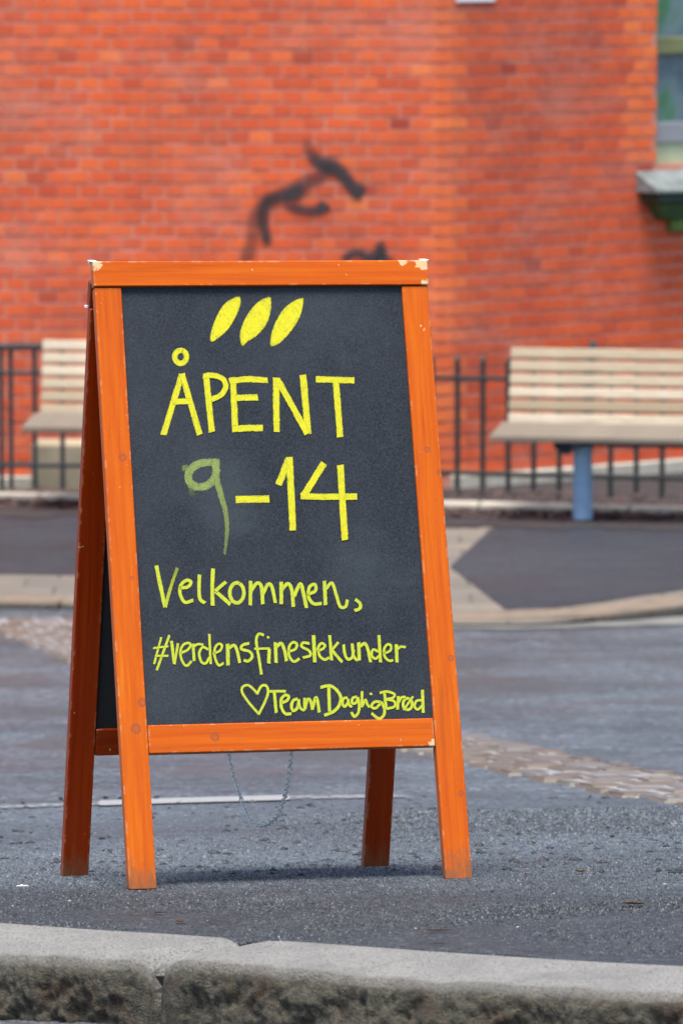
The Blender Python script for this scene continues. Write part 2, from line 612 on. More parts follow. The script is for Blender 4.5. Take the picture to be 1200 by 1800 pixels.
# kerb outlines in the photograph: front edge of the kerb top
kerb_front_px = [(-900, 1046), (-400, 1052), (0, 1056), (130, 1060), (450, 1078), (800, 1097), (900, 1097), (970, 1092), (1050, 1081), (1120, 1070), (1200, 1060), (1500, 1030), (2000, 985)]
kerb_rise = [0, 0, 0, 0, 0, 0, .002, .008, .018, .026, .034, .036, .036]
KF2 = [on_z(x, y, SZ + .0 + r) for (x, y), r in zip(kerb_front_px, kerb_rise)]
sidewalk = None
pts_front = [(p.x, p.y + .02, SZ) for p in KF2]
verts = pts_front + [(p[0] * 1.0, max(p[1] + .3, float(np.interp(p[0], [-4, -1.8, 0, 2, 4], [30.75, 30.75, 30.45, 30.1, 29.8]))), SZ) for p in pts_front]
n = len(pts_front)
faces = [(i, i + 1, n + i + 1, n + i) for i in range(n - 1)]
sidewalk = mesh_obj('sidewalk', verts, faces, MAT_PAVING)
tag(sidewalk, kind='structure')

# far kerb stones
def sweep_stone(Pa, Pb, width, depth, mat, parent, name='kerb_stone', za=0, zb=0, side=True):
    Pa, Pb = Vector(Pa), Vector(Pb)
    d = (Pb - Pa); d.z = 0; d.normalize()
    nrm = Vector((-d.y, d.x, 0))
    gap = .005
    Pa = Pa + d * gap; Pb = Pb - d * gap
    verts, faces, sd = [], [], []
    prof = [(width, 0, 0), (.05, 0, 0), (.02, -.004, .1), (.006, -.014, .5), (0, -.035, 1), (-.006, -depth * .5, 1), (-.008, -depth, 1)]
    nl = 8
    for i in range(nl + 1):
        s = i / nl
        c = Pa.lerp(Pb, s)
        for (u, v, q) in prof:
            p = c + nrm * u + Vector((0, 0, v))
            nn = mnoise.fractal(p * 7, 1, 2, 3)
            p = p + Vector((0, 0, .004 * nn)) - nrm * (.006 * nn if q > 0 else 0)
            verts.append(p); sd.append(q)
    m = len(prof)
    for i in range(nl):
        for k in range(m - 1):
            a = i * m + k
            faces.append((a, a + 1, a + m + 1, a + m))
    nv = len(verts)
    faces.append(tuple(range(m))[::-1]); faces.append(tuple(nl * m + k for k in range(m)))
    o = mesh_obj(name, verts, faces, mat, parent, smooth=False)
    at = o.data.attributes.new('side', 'FLOAT', 'POINT'); at.data.foreach_set('value', sd)
    return o
# resample the kerb line into stones of about 0.9 m
def resample(P, step):
    out = [P[0]]; acc = 0
    for a, b in zip(P[:-1], P[1:]):
        L = (b - a).length
        t = step - acc
        while t < L:
            out.append(a.lerp(b, t / L)); t += step
        acc = L - (t - step)
    out.append(P[-1])
    return out
MAT_FKERB = granite('granite_far_kerb', (.22, .165, .115), (.14, .105, .075), (.03, .028, .022), (.018, .016, .012))
for a, b in zip(resample(KF2, .9)[:-1], resample(KF2, .9)[1:]):
    if (b - a).length > .2:
        sweep_stone(a + Vector((0, 0, .004)), b + Vector((0, 0, .004)), .24, .22, MAT_FKERB, sidewalk)

# gutter channel at the foot of the far kerb
verts, faces = [], []
gp = [(130, 1071), (450, 1087), (700, 1101), (800, 1105), (900, 1106), (1000, 1104), (1100, 1101), (1200, 1098), (1500, 1086), (2000, 1070)]
for x, y in gp:
    P = on_ground(x, y)
    Q = on_ground(x, y - 14)
    verts += [(P.x, P.y, zg(P.x, P.y) + .002), (Q.x, Q.y, zg(Q.x, Q.y) + .002)]
for i in range(len(gp) - 1):
    faces.append((2 * i, 2 * i + 2, 2 * i + 3, 2 * i + 1))
mesh_obj('gutter', verts, faces, MAT_GUTTER, road)

# asphalt areas of the far pavement
poly('asphalt_patch', [(912, 893), (893, 903), (845, 945), (790, 996), (803, 1005), (893, 1075), (960, 1070), (1050, 1058), (1120, 1047), (1200, 1036), (1500, 1008), (1800, 980), (1800, 900)], SZ + .004, MAT_WALK, sidewalk)
poly('asphalt_patch', [(-900, 880), (-900, 998), (0, 1008), (160, 1011), (330, 1010), (450, 960), (500, 880)], SZ + .004, MAT_WALK, sidewalk)

# edging of the planted bed
edge_px = [(-700, 858), (-200, 864), (65, 868), (400, 876), (780, 884), (1000, 888), (1200, 892), (1600, 902), (2000, 912)]
EP = [on_z(x, y, SZ + .045) for x, y in edge_px]
MAT_EDGE = simple('edging_stone', (.34, .31, .255), .7, .25, 8)
def edging(a, b):
    d = (b - a).normalized(); nrm = Vector((-d.y, d.x, 0))
    a = a + d * .004; b = b - d * .004
    bm = bmesh.new()
    up = Vector((0, 0, 1))
    h0 = SZ - .02
    c = [a, b, b + nrm * .11, a + nrm * .11]
    hexa(bm, [Vector((p.x, p.y, h0)) for p in c] + [Vector((p.x, p.y, SZ + .045 + random.uniform(-.005, .005))) for p in c], .008, 2)
    bm_obj('edging_stone', bm, MAT_EDGE, sidewalk)
R = resample(EP, .8)
for a, b in zip(R[:-1], R[1:]):
    if (b - a).length > .1: edging(a, b)
# soil bed behind the edging
verts = [(p.x, p.y + .05, SZ + .028) for p in EP] + [(p.x, 31.95, SZ - .095) for p in EP] + [(p.x, 36.4, SZ - .1) for p in EP]
n = len(EP)
bed = mesh_obj('soil_bed', verts, [(k * n + i, k * n + i + 1, (k + 1) * n + i + 1, (k + 1) * n + i) for k in range(2) for i in range(n - 1)], MAT_SOIL)
tag(bed, kind='structure')
# dark silt washed along the edging
verts, faces = [], []
for i in range(121):
    x = -400 + 2000 * i / 120
    e = float(np.interp(x, [p[0] for p in edge_px], [p[1] for p in edge_px]))
    wd = 30 + 7 * mnoise.noise(Vector((x * .012, 0, 0))) + 5 * mnoise.noise(Vector((x * .05, 3, 0)))
    for yy in (e + 4, e + 10 + wd):
        verts.append(on_z(x, yy, SZ + .008))
    if i: faces.append((2 * i - 2, 2 * i - 1, 2 * i + 1, 2 * i))
mesh_obj('silt', verts, faces, simple('damp_silt', (.017, .015, .016), .7, .5, 14, bumpd=.004), sidewalk)
# dead leaves blown against the edging
bm = bmesh.new()
for i in range(2600):
    x = random.uniform(-300, 1400)
    e = on_z(x, float(np.interp(x, [p[0] for p in edge_px], [p[1] for p in edge_px])), SZ + .045)
    off = -abs(random.gauss(0, .16)) - .02 if random.random() < .72 else random.uniform(.12, .8)
    z = SZ + .012 if off < 0 else SZ + .03 - .085 * max(0, e.y + off - 30.6)
    c = Vector((e.x, e.y + off, z + random.uniform(0, .012)))
    a = random.uniform(0, 6.28); L = random.uniform(.018, .045)
    u = Vector((math.cos(a), math.sin(a), random.uniform(-.3, .3))) * L; v = Vector((-math.sin(a), math.cos(a), random.uniform(-.3, .3))) * L * .5
    vs = [bm.verts.new(c + q) for q in (u, v, -u, -v)]
    bm.faces.new(vs)
ll = bm_obj('leaf_litter', bm, MAT_LITTER)
tag(ll, 'dark brown dead leaves gathered along the pale edging stones', 'leaves', kind='stuff')

# ------------------------------------------------------------------ setts across the road (children of the road)
low = [on_ground(0, 1125), on_ground(120, 1152), on_ground(815, 1335), on_ground(1060, 1401)]
# straight strip: fit a line through the traced lower edge
A = np.array([[p.y, 1] for p in low]); bx = np.array([p.x for p in low])
kx, cx0 = np.linalg.lstsq(A, bx, rcond=None)[0]
y_start, y_end = 12.0, 25.75
dirv = Vector((kx, 1, 0)).normalized()
lat = Vector((dirv.y, -dirv.x, 0))
SW, SL, G = .108, .29, .026
ncol = 3
strip_len = (y_end - y_start) / dirv.y
# mortar bed
verts, faces = [], []
nn = 60
for i in range(nn + 1):
    Y = y_start - .2 + (int(strip_len / .21) * .21 * dirv.y + .2) * i / nn
    c = Vector((kx * Y + cx0, Y, 0))
    for k in (0, .06, .5, .94, 1):
        p = c + lat * (.016 + (.352 + max(0, Y - 21) * .12) * k)
        verts.append((p.x, p.y, zg(p.x, p.y) + (.0045 if k in (.06, .5, .94) else -.006)))
for i in range(nn):
    for k in range(4):
        a = i * 5 + k
        faces.append((a, a + 1, a + 6, a + 5))
mesh_obj('sett_joint', verts, faces, MAT_JOINT, road)
def sett_mesh(seed):
    rr = random.Random(seed)
    bm = bmesh.new()
    hexa(bm, box_pts(-.5, .5, -.5, .5, -.6, .4), 0)
    me = bpy.data.meshes.new('sett')
    bmesh.ops.bevel(bm, geom=[e for e in bm.edges if all(v.co.z > 0 for v in e.verts)], offset=.07, segments=2, affect='EDGES')
    for v in bm.verts:
        v.co += Vector((rr.uniform(-.03, .03), rr.uniform(-.03, .03), rr.uniform(-.05, .05)))
    bm.to_mesh(me); bm.free()
    me.materials.append(MAT_SETT)
    me.polygons.foreach_set('use_smooth', [True] * len(me.polygons))
    return me
sett_meshes = [sett_mesh(i) for i in range(5)]
rowd = .21
nrow = int(strip_len / rowd)
o0 = Vector((kx * y_start + cx0, y_start, 0))
WID = .385
for i in range(nrow):
    offs = random.uniform(-.012, .012)
    cuts = [0, .125, .25, WID] if i % 2 else [0, .062, .19, .315, WID]
    Yr = y_start + i * rowd * dirv.y
    while cuts[-1] < WID + max(0, Yr - 21) * .12: cuts.append(cuts[-1] + .125)
    cuts = [c + random.uniform(-.012, .012) for c in cuts]
    for a_, b_ in zip(cuts[:-1], cuts[1:]):
        L = rowd * random.uniform(.93, 1.03)
        c = o0 + dirv * ((i + .5) * rowd + random.uniform(-.008, .008)) + lat * ((a_ + b_) / 2 + offs)
        o = bpy.data.objects.new('sett', random.choice(sett_meshes))
        o.location = (c.x, c.y, zg(c.x, c.y) - .006 + random.uniform(-.003, .003))
        slope = (zg(c.x, c.y + .1) - zg(c.x, c.y - .1)) / .2
        o.rotation_euler = (math.atan(slope), 0, math.atan2(-dirv.x, dirv.y) + random.uniform(-.05, .05))
        o.scale = (b_ - a_ - .018, L - .03, .035)
        link(o, road)

# ------------------------------------------------------------------ brick building
WY = 32.0
PH = math.radians(35)
XC = .545                       # end of the left wall face (start of the chamfer)
CH = .075                       # chamfer width
cmid = PH / 2
CEND = Vector((XC + CH * math.cos(cmid), WY + CH * math.sin(cmid), 0))
RD = Vector((math.cos(PH), math.sin(PH), 0))
RN = Vector((math.sin(PH), -math.cos(PH), 0))
ZB, ZT = FAR_Z - .02, 4.3
COURSE, BW, BH = .075, .1115, .0575
JN = .0085
building = empty('brick_building', (XC, WY, FAR_Z))
tag(building, 'orange-red brick building with a chamfered corner and a green-framed window', 'building')
B0 = Vector((XC, WY, FAR_Z))

def shift(vs): return [Vector(v) - B0 for v in vs]
WU0, WU1, WZ0, WZ1 = 1.462, 2.67, .08, 2.2      # window opening on the right wall
XL = -8.0
RL_ = 4.6
DEP = .004
# mortar bodies
bm = bmesh.new()
hexa(bm, shift(box_pts(XL, XC - .02, WY + DEP, WY + .4, FAR_Z - .25, ZT)))
wall_l = bm_obj('wall', bm, MAT_MORTAR, building)
wall_l['label'] = 'brick wall face with black spray paint'
bm = bmesh.new()
def rw(u, d, z): return CEND + RD * u - RN * d + Vector((0, 0, z))
def rbox(u0, u1, d0, d1, z0, z1):
    return shift([rw(u0, d0, z0), rw(u1, d0, z0), rw(u1, d1, z0), rw(u0, d1, z0), rw(u0, d0, z1), rw(u1, d0, z1), rw(u1, d1, z1), rw(u0, d1, z1)])
hexa(bm, rbox(.0, WU0, DEP, .4, FAR_Z - .25, ZT))
hexa(bm, rbox(WU0, WU1, DEP, .4, FAR_Z - .25, WZ0))
hexa(bm, rbox(WU0, WU1, DEP, .4, WZ1, ZT))
hexa(bm, rbox(WU1, RL_, DEP, .4, FAR_Z - .25, ZT))
# corner core
cc = [Vector((XC - .02, WY + DEP, 0)), CEND - RN * DEP, CEND - RN * .38, Vector((XC - .02, WY + .38, 0))]
hexa(bm, shift([p + Vector((0, 0, FAR_Z - .25)) for p in cc] + [p + Vector((0, 0, ZT)) for p in cc]))
wall_r = bm_obj('wall', bm, MAT_MORTAR, building)
wall_r['label'] = 'brick wall face running back to the window'

cand = []          # (wall, 8 pts, tone, px)
def pix(P):
    d = P - CAM
    dep = d.y * CP - d.z * SP; up = d.y * SP + d.z * CP
    return 600 + F * d.x / dep, 900 - F * up / dep
ncourse = int((ZT - ZB) / COURSE)
corner = []
for k in range(ncourse):
    z0 = ZB + k * COURSE + .008; z1 = z0 + BH
    par = k % 2
    Lx, Rx = (.095, .035) if par else (.035, .105)
    # corner brick
    j = lambda: random.uniform(-.002, .002)
    out = [Vector((XC - Lx, WY, 0)), Vector((XC, WY, 0)), CEND, CEND + RD * Rx, CEND + RD * Rx - RN * .05, Vector((XC - .01, WY + .06, 0)), Vector((XC - Lx, WY + .05, 0))]
    corner.append((out, z0, z1, random.uniform(.80, 1.0)))
    # left wall
    x = XC - Lx - JN
    while x > XL:
        wdt = BW + random.uniform(-.004, .004)
        dy = random.uniform(-.0015, .0015)
        zz0, zz1 = z0 + random.uniform(-.002, .002), z1 + random.uniform(-.002, .002)
        pts = box_pts(x - wdt, x, WY + dy, WY + .06, zz0, zz1)
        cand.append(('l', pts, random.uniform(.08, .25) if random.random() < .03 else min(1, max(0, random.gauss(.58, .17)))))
        x -= BW + JN
    u = Rx + JN
    while u < RL_ - .1:
        wdt = BW + random.uniform(-.004, .004)
        u1 = u + wdt
        if z1 > WZ0 - .01 and z0 < WZ1 and u1 > WU0 and u < WU1:
            if u < WU0 - .03:
                u1 = WU0
            elif u1 > WU1 + .03:
                u = WU1
            else:
                u += BW + JN; continue
        dy = random.uniform(-.0015, .0015)
        pts = [rw(u, -dy, z0), rw(u1, -dy, z0), rw(u1, .06, z0), rw(u, .06, z0), rw(u, -dy, z1), rw(u1, -dy, z1), rw(u1, .06, z1), rw(u, .06, z1)]
        t = min(1, max(0, random.gauss(.40, .13)))  # weaker light on this wall put into darker brick tones
        if WU0 - .17 < u1 <= WU0 and z0 > WZ0: t = random.uniform(.75, 1.0)
        cand.append(('r', pts, t))
        u = u1 + JN

FACES5 = [(0, 1, 5, 4), (4, 5, 6, 7), (0, 3, 2, 1), (1, 2, 6, 5), (3, 0, 4, 7)]
def brick_obj(pts, tone, parent, faces=FACES5):
    o = mesh_obj('brick', shift(pts), faces, MAT_BRICK, parent)
    a = o.data.attributes.new('tone', 'FLOAT', 'FACE'); a.data.foreach_set('value', [tone] * len(o.data.polygons))
    return o
def hidden(px, py):
    return 150 < px < 760 and py > 450 or py > 790 or (890 < px and py > 605) or (px > 80 and px < 160 and py > 590)
scored = []
for i, (wl, pts, t) in enumerate(cand):
    c = sum((Vector(p) for p in pts[:2] + pts[4:6]), Vector()) / 4
    px, py = pix(c)
    if wl == 'l' and 12 < px < 1190 and 8 < py < 800 and not hidden(px, py):
        scored.append((py, i))
scored.sort()
single = set(i for _, i in scored[:300])
for nm, wl, par_ in (('brickwork', 'l', wall_l), ('brickwork', 'r', wall_r)):
    V, Fc, T = [], [], []
    for i, (w_, pts, t) in enumerate(cand):
        if w_ != wl: continue
        if i in single:
            brick_obj(pts, t, par_)
        else:
            b = len(V)
            V += shift(pts); Fc += [tuple(q + b for q in f) for f in FACES5]; T += [t] * 5
    if wl == 'r':
        for out, z0, z1, t in corner:
            b = len(V); m = len(out)
            V += shift([p + Vector((0, 0, z0)) for p in out] + [p + Vector((0, 0, z1)) for p in out])
            fs = [tuple(b + q for q in range(m))[::-1], tuple(b + m + q for q in range(m))] + [(b + q, b + (q + 1) % m, b + m + (q + 1) % m, b + m + q) for q in range(m)]
            Fc += fs; T += [t] * len(fs)
    o = mesh_obj(nm, V, Fc, MAT_BRICK, par_)
    a = o.data.attributes.new('tone', 'FLOAT', 'FACE'); a.data.foreach_set('value', T)
    o['kind'] = 'stuff'

# plinth
bm = bmesh.new()
hexa(bm, shift(box_pts(XL, XC + .01, WY - .05, WY + .02, FAR_Z - .2, ZB - .004)), .006, 1)
bm_obj('plinth', bm, MAT_CONC, building)
bm = bmesh.new()
hexa(bm, rbox(-.0, RL_, -.05, .02, FAR_Z - .2, ZB - .004), .006, 1)
bm_obj('plinth', bm, MAT_CONC, building)
# flat roof slab and parapet cap
bm = bmesh.new()
hexa(bm, shift(box_pts(XL - .1, XC + .02, WY - .12, WY + 6, ZT + .004, ZT + .22)), .01, 1)
bm_obj('roof', bm, MAT_CONC, building)
bm = bmesh.new()
hexa(bm, rbox(-.02, RL_ + .1, -.12, 2.5, ZT + .008, ZT + .216), .01, 1)
bm_obj('roof', bm, MAT_CONC, building)

# small white plate on the right wall
pc = on_plane(834, 3, CEND, RN)
u_c = (pc - CEND).dot(RD)
bm = bmesh.new()
hexa(bm, rbox(u_c - .135, u_c + .135, -.012, -.004, pc.z, pc.z + .2), .002, 1)
bm_obj('wall_plate', bm, simple('white_enamel', (.7, .72, .75), .3, .05, 5), building)['label'] = 'small white plate'

# window: frame, panes, rails, sill, corbel
MAT_WINF = simple('pale_green_frame', (.34, .42, .26), .5, .15, 10)
MAT_WOLIVE = simple('olive_rail', (.16, .17, .07), .5, .2, 10)
MAT_SILL = simple('sill_stone', (.15, .17, .165), .5, .45, 9)
MAT_SILLB = simple('dark_green_corbel', (.012, .032, .018), .6, .4, 9)
MAT_CORB = simple('green_corbel', (.03, .11, .035), .6, .4, 9)
def glass_mat():
    M = Mat('window_glass', (.10, .16, .18), .06, spec=.8)
    c = M.coord()
    n = M.noise(M.coord(scale=(1, 1, .6)), 5, 3)
    M.color(M.ramp(n, [(.35, (.05, .09, .12)), (.55, (.13, .19, .20)), (.7, (.05, .17, .07))]))  # grey-blue panes with the green reflection painted into the colour
    return M.m
MAT_GLASS = glass_mat()
def wz(py, u=1.6, d=.0):
    P = rw(u, d, 0)
    dd = ray(1175, py)
    return CZ + dd.z * (P.y / dd.y)
def wpart(name, u0, u1, d0, d1, z0, z1, mat, parent, bev=.004):
    bm = bmesh.new(); hexa(bm, rbox(u0, u1, d0, d1, z0, z1), bev, 1)
    return bm_obj(name, bm, mat, parent)
SILLZ = wz(302, 1.6, 0.0)
win = wpart('window', WU0 + .003, WU0 + .04, .06, .14, WZ0 + .0, WZ1, MAT_WOLIVE, building)
win['label'] = 'pale green window with olive glazing bars'
wpart('window_frame', WU1 - .04, WU1 - .003, .06, .14, WZ0, WZ1, MAT_WOLIVE, win)
zb_panel = wz(252); zb_rail = wz(216); zt_rail = wz(95); zt2 = wz(66)
wpart('bottom_panel', WU0 + .042, WU1 - .042, .07, .13, WZ0, zb_panel, MAT_WINF, win)
wpart('glazing_bar', WU0 + .042, WU1 - .042, .055, .13, zb_panel + .002, zb_rail, simple('grey_rail', (.24, .25, .26), .5, .1, 9), win)
wpart('pane', WU0 + .042, WU1 - .042, .10, .115, zb_rail + .002, zt_rail, MAT_GLASS, win, .001)
wpart('glazing_bar', WU0 + .042, WU1 - .042, .05, .13, zt_rail + .002, zt2, MAT_WOLIVE, win)
wpart('pane', WU0 + .042, WU1 - .042, .10, .115, zt2 + .002, WZ1 - .05, MAT_GLASS, win, .001)
wpart('window_frame', WU0 + .042, WU1 - .042, .06, .14, WZ1 - .048, WZ1 - .002, MAT_WOLIVE, win)
wpart('mullion', (WU0 + WU1) / 2 - .03, (WU0 + WU1) / 2 + .03, .045, .095, zb_rail, WZ1 - .05, MAT_WOLIVE, win)
# sill with sloped top
us = 1.315
bm = bmesh.new()
zs0, zs1 = wz(338, 1.6, -.2), WZ0 - .002
P8 = shift([rw(us, -.20, zs0), rw(WU1 + .14, -.20, zs0), rw(WU1 + .14, .06, zs0), rw(us, .06, zs0),
            rw(us, -.20, zs0 + .02), rw(WU1 + .14, -.20, zs0 + .02), rw(WU1 + .14, .058, zs1), rw(us, .058, zs1)])
hexa(bm, P8, .004, 1)
sill = bm_obj('window_sill', bm, MAT_SILL, building)
bm = bmesh.new()
hexa(bm, rbox(us + .03, WU1 + .11, -.17, -.004, zs0 - .06, zs0 - .003), .012, 2)
bm_obj('sill_moulding', bm, MAT_SILLB, sill)
bm = bmesh.new()
q = shift([rw(us + .14, -.06, zs0 - .16), rw(WU1 + .0, -.06, zs0 - .16), rw(WU1 + .0, -.003, zs0 - .16), rw(us + .14, -.003, zs0 - .16),
           rw(us + .07, -.14, zs0 - .063), rw(WU1 + .06, -.14, zs0 - .063), rw(WU1 + .06, -.003, zs0 - .063), rw(us + .07, -.003, zs0 - .063)])
hexa(bm, q, .006, 2)
bm_obj('corbel', bm, MAT_CORB, sill)
bm = bmesh.new()
hexa(bm, rbox(us + .22, us + .36, -.05, -.002, zs0 - .235, zs0 - .163), .01, 2)
bm_obj('corbel', bm, simple('mossy_corbel', (.10, .14, .02), .7, .4, 9), sill)

# black spray paint on the left wall
def spray_mat():
    M = Mat('black_spray_paint', (.022, .022, .026), .6)
    dns = M.attr('spray')
    c = M.coord()
    n = M.math('MULTIPLY', M.math('SUBTRACT', M.noise(c, 70, 4, .7), .5), .5)
    M.alpha(M.math('ADD', dns, M.math('MULTIPLY', n, M.math('MULTIPLY', dns, M.math('SUBTRACT', 1.0, dns))), True))
    return M.m
MAT_SPRAY = spray_mat()
gv, gf, gd = [], [], []
def spray(pts, idx):
    """pts: (crop x, crop y, width, density) in the 2.667x crop at (400,100)"""
    P = catmull([(p[0], p[1], 0) for p in pts], 8)
    W_ = catmull([(p[2], p[3], 0) for p in pts], 8)
    prof = [-1, -.75, -.5, -.2, .2, .5, .75, 1]
    dpr = [0, .25, .75, 1, 1, .75, .25, 0]
    b = len(gv)
    m = len(P)
    for i in range(m):
        t = (P[min(i + 1, m - 1)] - P[max(i - 1, 0)]).normalized()
        nrm = Vector((-t.y, t.x, 0))
        for k, q in enumerate(prof):
            c = P[i] + nrm * (q * W_[i].x * .5 * 1.8)
            X = on_plane(400 + c.x / 2.667, 100 + c.y / 2.667, (0, WY - .004 - .0006 * idx, 0), Vector((0, -1, 0)))
            gv.append(X - B0)
            endf = min(1, i / 4, (m - 1 - i) / 4)
            gd.append(min(1, W_[i].y) * .9 * dpr[k] * endf)
    for i in range(m - 1):
        for k in range(7):
            a = b + i * 8 + k
            gf.append((a, a + 1, a + 9, a + 8))
spray([(372, 360, 34, .15), (378, 430, 44, .35), (420, 488, 50, .95), (490, 512, 58, 1), (545, 560, 52, .95), (580, 605, 48, .95), (612, 632, 62, 1), (640, 650, 60, 1)], 0)
spray([(500, 520, 40, .8), (430, 560, 56, .55), (370, 590, 60, .6), (315, 632, 64, 1), (240, 655, 60, .85), (180, 690, 50, .75), (165, 760, 44, .75), (178, 830, 38, .85), (188, 895, 36, .9)], 1)
spray([(240, 640, 50, .5), (160, 690, 50, .45), (125, 770, 52, .4), (115, 860, 50, .4), (88, 945, 52, .45), (70, 990, 50, .4)], 2)
spray([(255, 690, 40, .55), (330, 712, 40, .75), (400, 722, 42, .8), (445, 705, 50, 1), (470, 680, 44, .9)], 3)
spray([(530, 960, 30, .8), (570, 930, 36, .9), (610, 918, 34, .9), (660, 938, 40, 1), (705, 930, 50, 1), (716, 880, 36, .9), (714, 860, 20, .5)], 4)
spray([(690, 930, 50, 1), (740, 950, 44, .9), (770, 975, 40, .8), (800, 990, 36, .7)], 5)
gr = mesh_obj('graffiti', gv, gf, MAT_SPRAY, building)
gr['label'] = 'black spray-painted curved strokes'
a = gr.data.attributes.new('spray', 'FLOAT', 'POINT'); a.data.foreach_set('value', gd)

# concrete block at the foot of the wall behind the fence
p0 = on_plane(55, 860, (0, 31.62, 0), Vector((0, -1, 0)))
p1 = on_plane(190, 780, (0, 31.62, 0), Vector((0, -1, 0)))
bm = bmesh.new()
hexa(bm, box_pts(p0.x, p1.x, 31.62, 31.92, SZ - .12, p1.z), .015, 2)
cb = bm_obj('concrete_block', bm, MAT_CONC2)
tag(cb, 'tan concrete block at the foot of the brick wall behind the railing', 'block')

# ------------------------------------------------------------------ railings
def railing(name, label, P, yaw, bars, rails, flat_top, mat, rb):
    """bars: list of u offsets, rails: heights; built along +x local"""
    r = empty(name, P, (0, 0, yaw))
    tag(r, label, 'railing')
    u0, u1 = min(bars) - .02, max(bars) + .02
    for (h, t) in rails:
        bm = bmesh.new()
        hexa(bm, box_pts(u0, u1, -t * .6, t * .6, h - t / 2, h + t / 2), .002, 1)
        bm_obj('rail', bm, mat, r)
    top = rb['top']
    me = None
    for i, u in enumerate(bars):
        if me is None:
            bm = bmesh.new()
            wv = rb['w'] / 2
            hexa(bm, box_pts(-wv, wv, -wv, wv, -.10, top - (.0 if flat_top else .03)), .0015, 1)
            if not flat_top:
                v = [bm.verts.new(p) for p in ((-wv, -wv, top - .029), (wv, -wv, top - .029), (wv, wv, top - .029), (-wv, wv, top - .029), (0, 0, top))]
                for q in range(4): bm.faces.new((v[q], v[(q + 1) % 4], v[4]))
            o = bm_obj('bar', bm, mat, r); me = o.data
        else:
            o = bpy.data.objects.new('bar', me); link(o, r)
        o.location = (u, 0, 0)
    return r
GZ = SZ + .05
Pf = on_plane(1000, 862, (0, 31.07, 0), Vector((0, -1, 0)))
yaw = math.radians(-14)
def u_of(px, P, yaw):
    # offset along the railing for a picture column
    best = min(np.arange(-3, 3, .002), key=lambda u: abs(pix(Vector((P.x + u * math.cos(yaw), P.y + u * math.sin(yaw), P.z + .4)))[0] - px))
    return float(best)
barp = [759, 804, 848, 893]
us_ = [u_of(p, Pf, yaw) for p in barp]
st = (us_[-1] - us_[0]) / 3
bars_r = [us_[0] + st * k for k in range(-3, 18)]
def hz(px, py, P, yaw):
    u = u_of(px, P, yaw)
    Q = Vector((P.x + u * math.cos(yaw), P.y + u * math.sin(yaw), 0))
    d = ray(px, py); return CZ + d.z * Q.y / d.y
railing('iron_railing', 'low dark iron railing with pointed bars behind the bench with the blue post', (Pf.x, Pf.y, GZ), yaw, bars_r,
        [(hz(800, 664, Pf, yaw) - GZ, .024), (hz(800, 831, Pf, yaw) - GZ, .026)], False, MAT_GREENIRON, dict(top=hz(804, 622, Pf, yaw) - GZ, w=.026))
Pl = on_plane(60, 852, (0, 31.3, 0), Vector((0, -1, 0)))
barl = [3, 20, 62, 110]
usl = [u_of(p, Pl, 0) for p in barl]
stl = usl[3] - usl[2]
bars_l = [usl[0] - stl * k for k in range(0, 8)] + [usl[1], usl[2]] + [usl[3] + stl * k for k in range(0, 5)]
railing('iron_railing', 'black iron railing with a flat handrail in front of the concrete block', (Pl.x, Pl.y, GZ), 0, bars_l,
        [(hz(60, 613, Pl, 0) - GZ + .008, .034), (hz(60, 656, Pl, 0) - GZ, .022), (hz(60, 818, Pl, 0) - GZ, .024)], True, MAT_BLACK, dict(top=hz(60, 613, Pl, 0) - GZ - .01, w=.026))

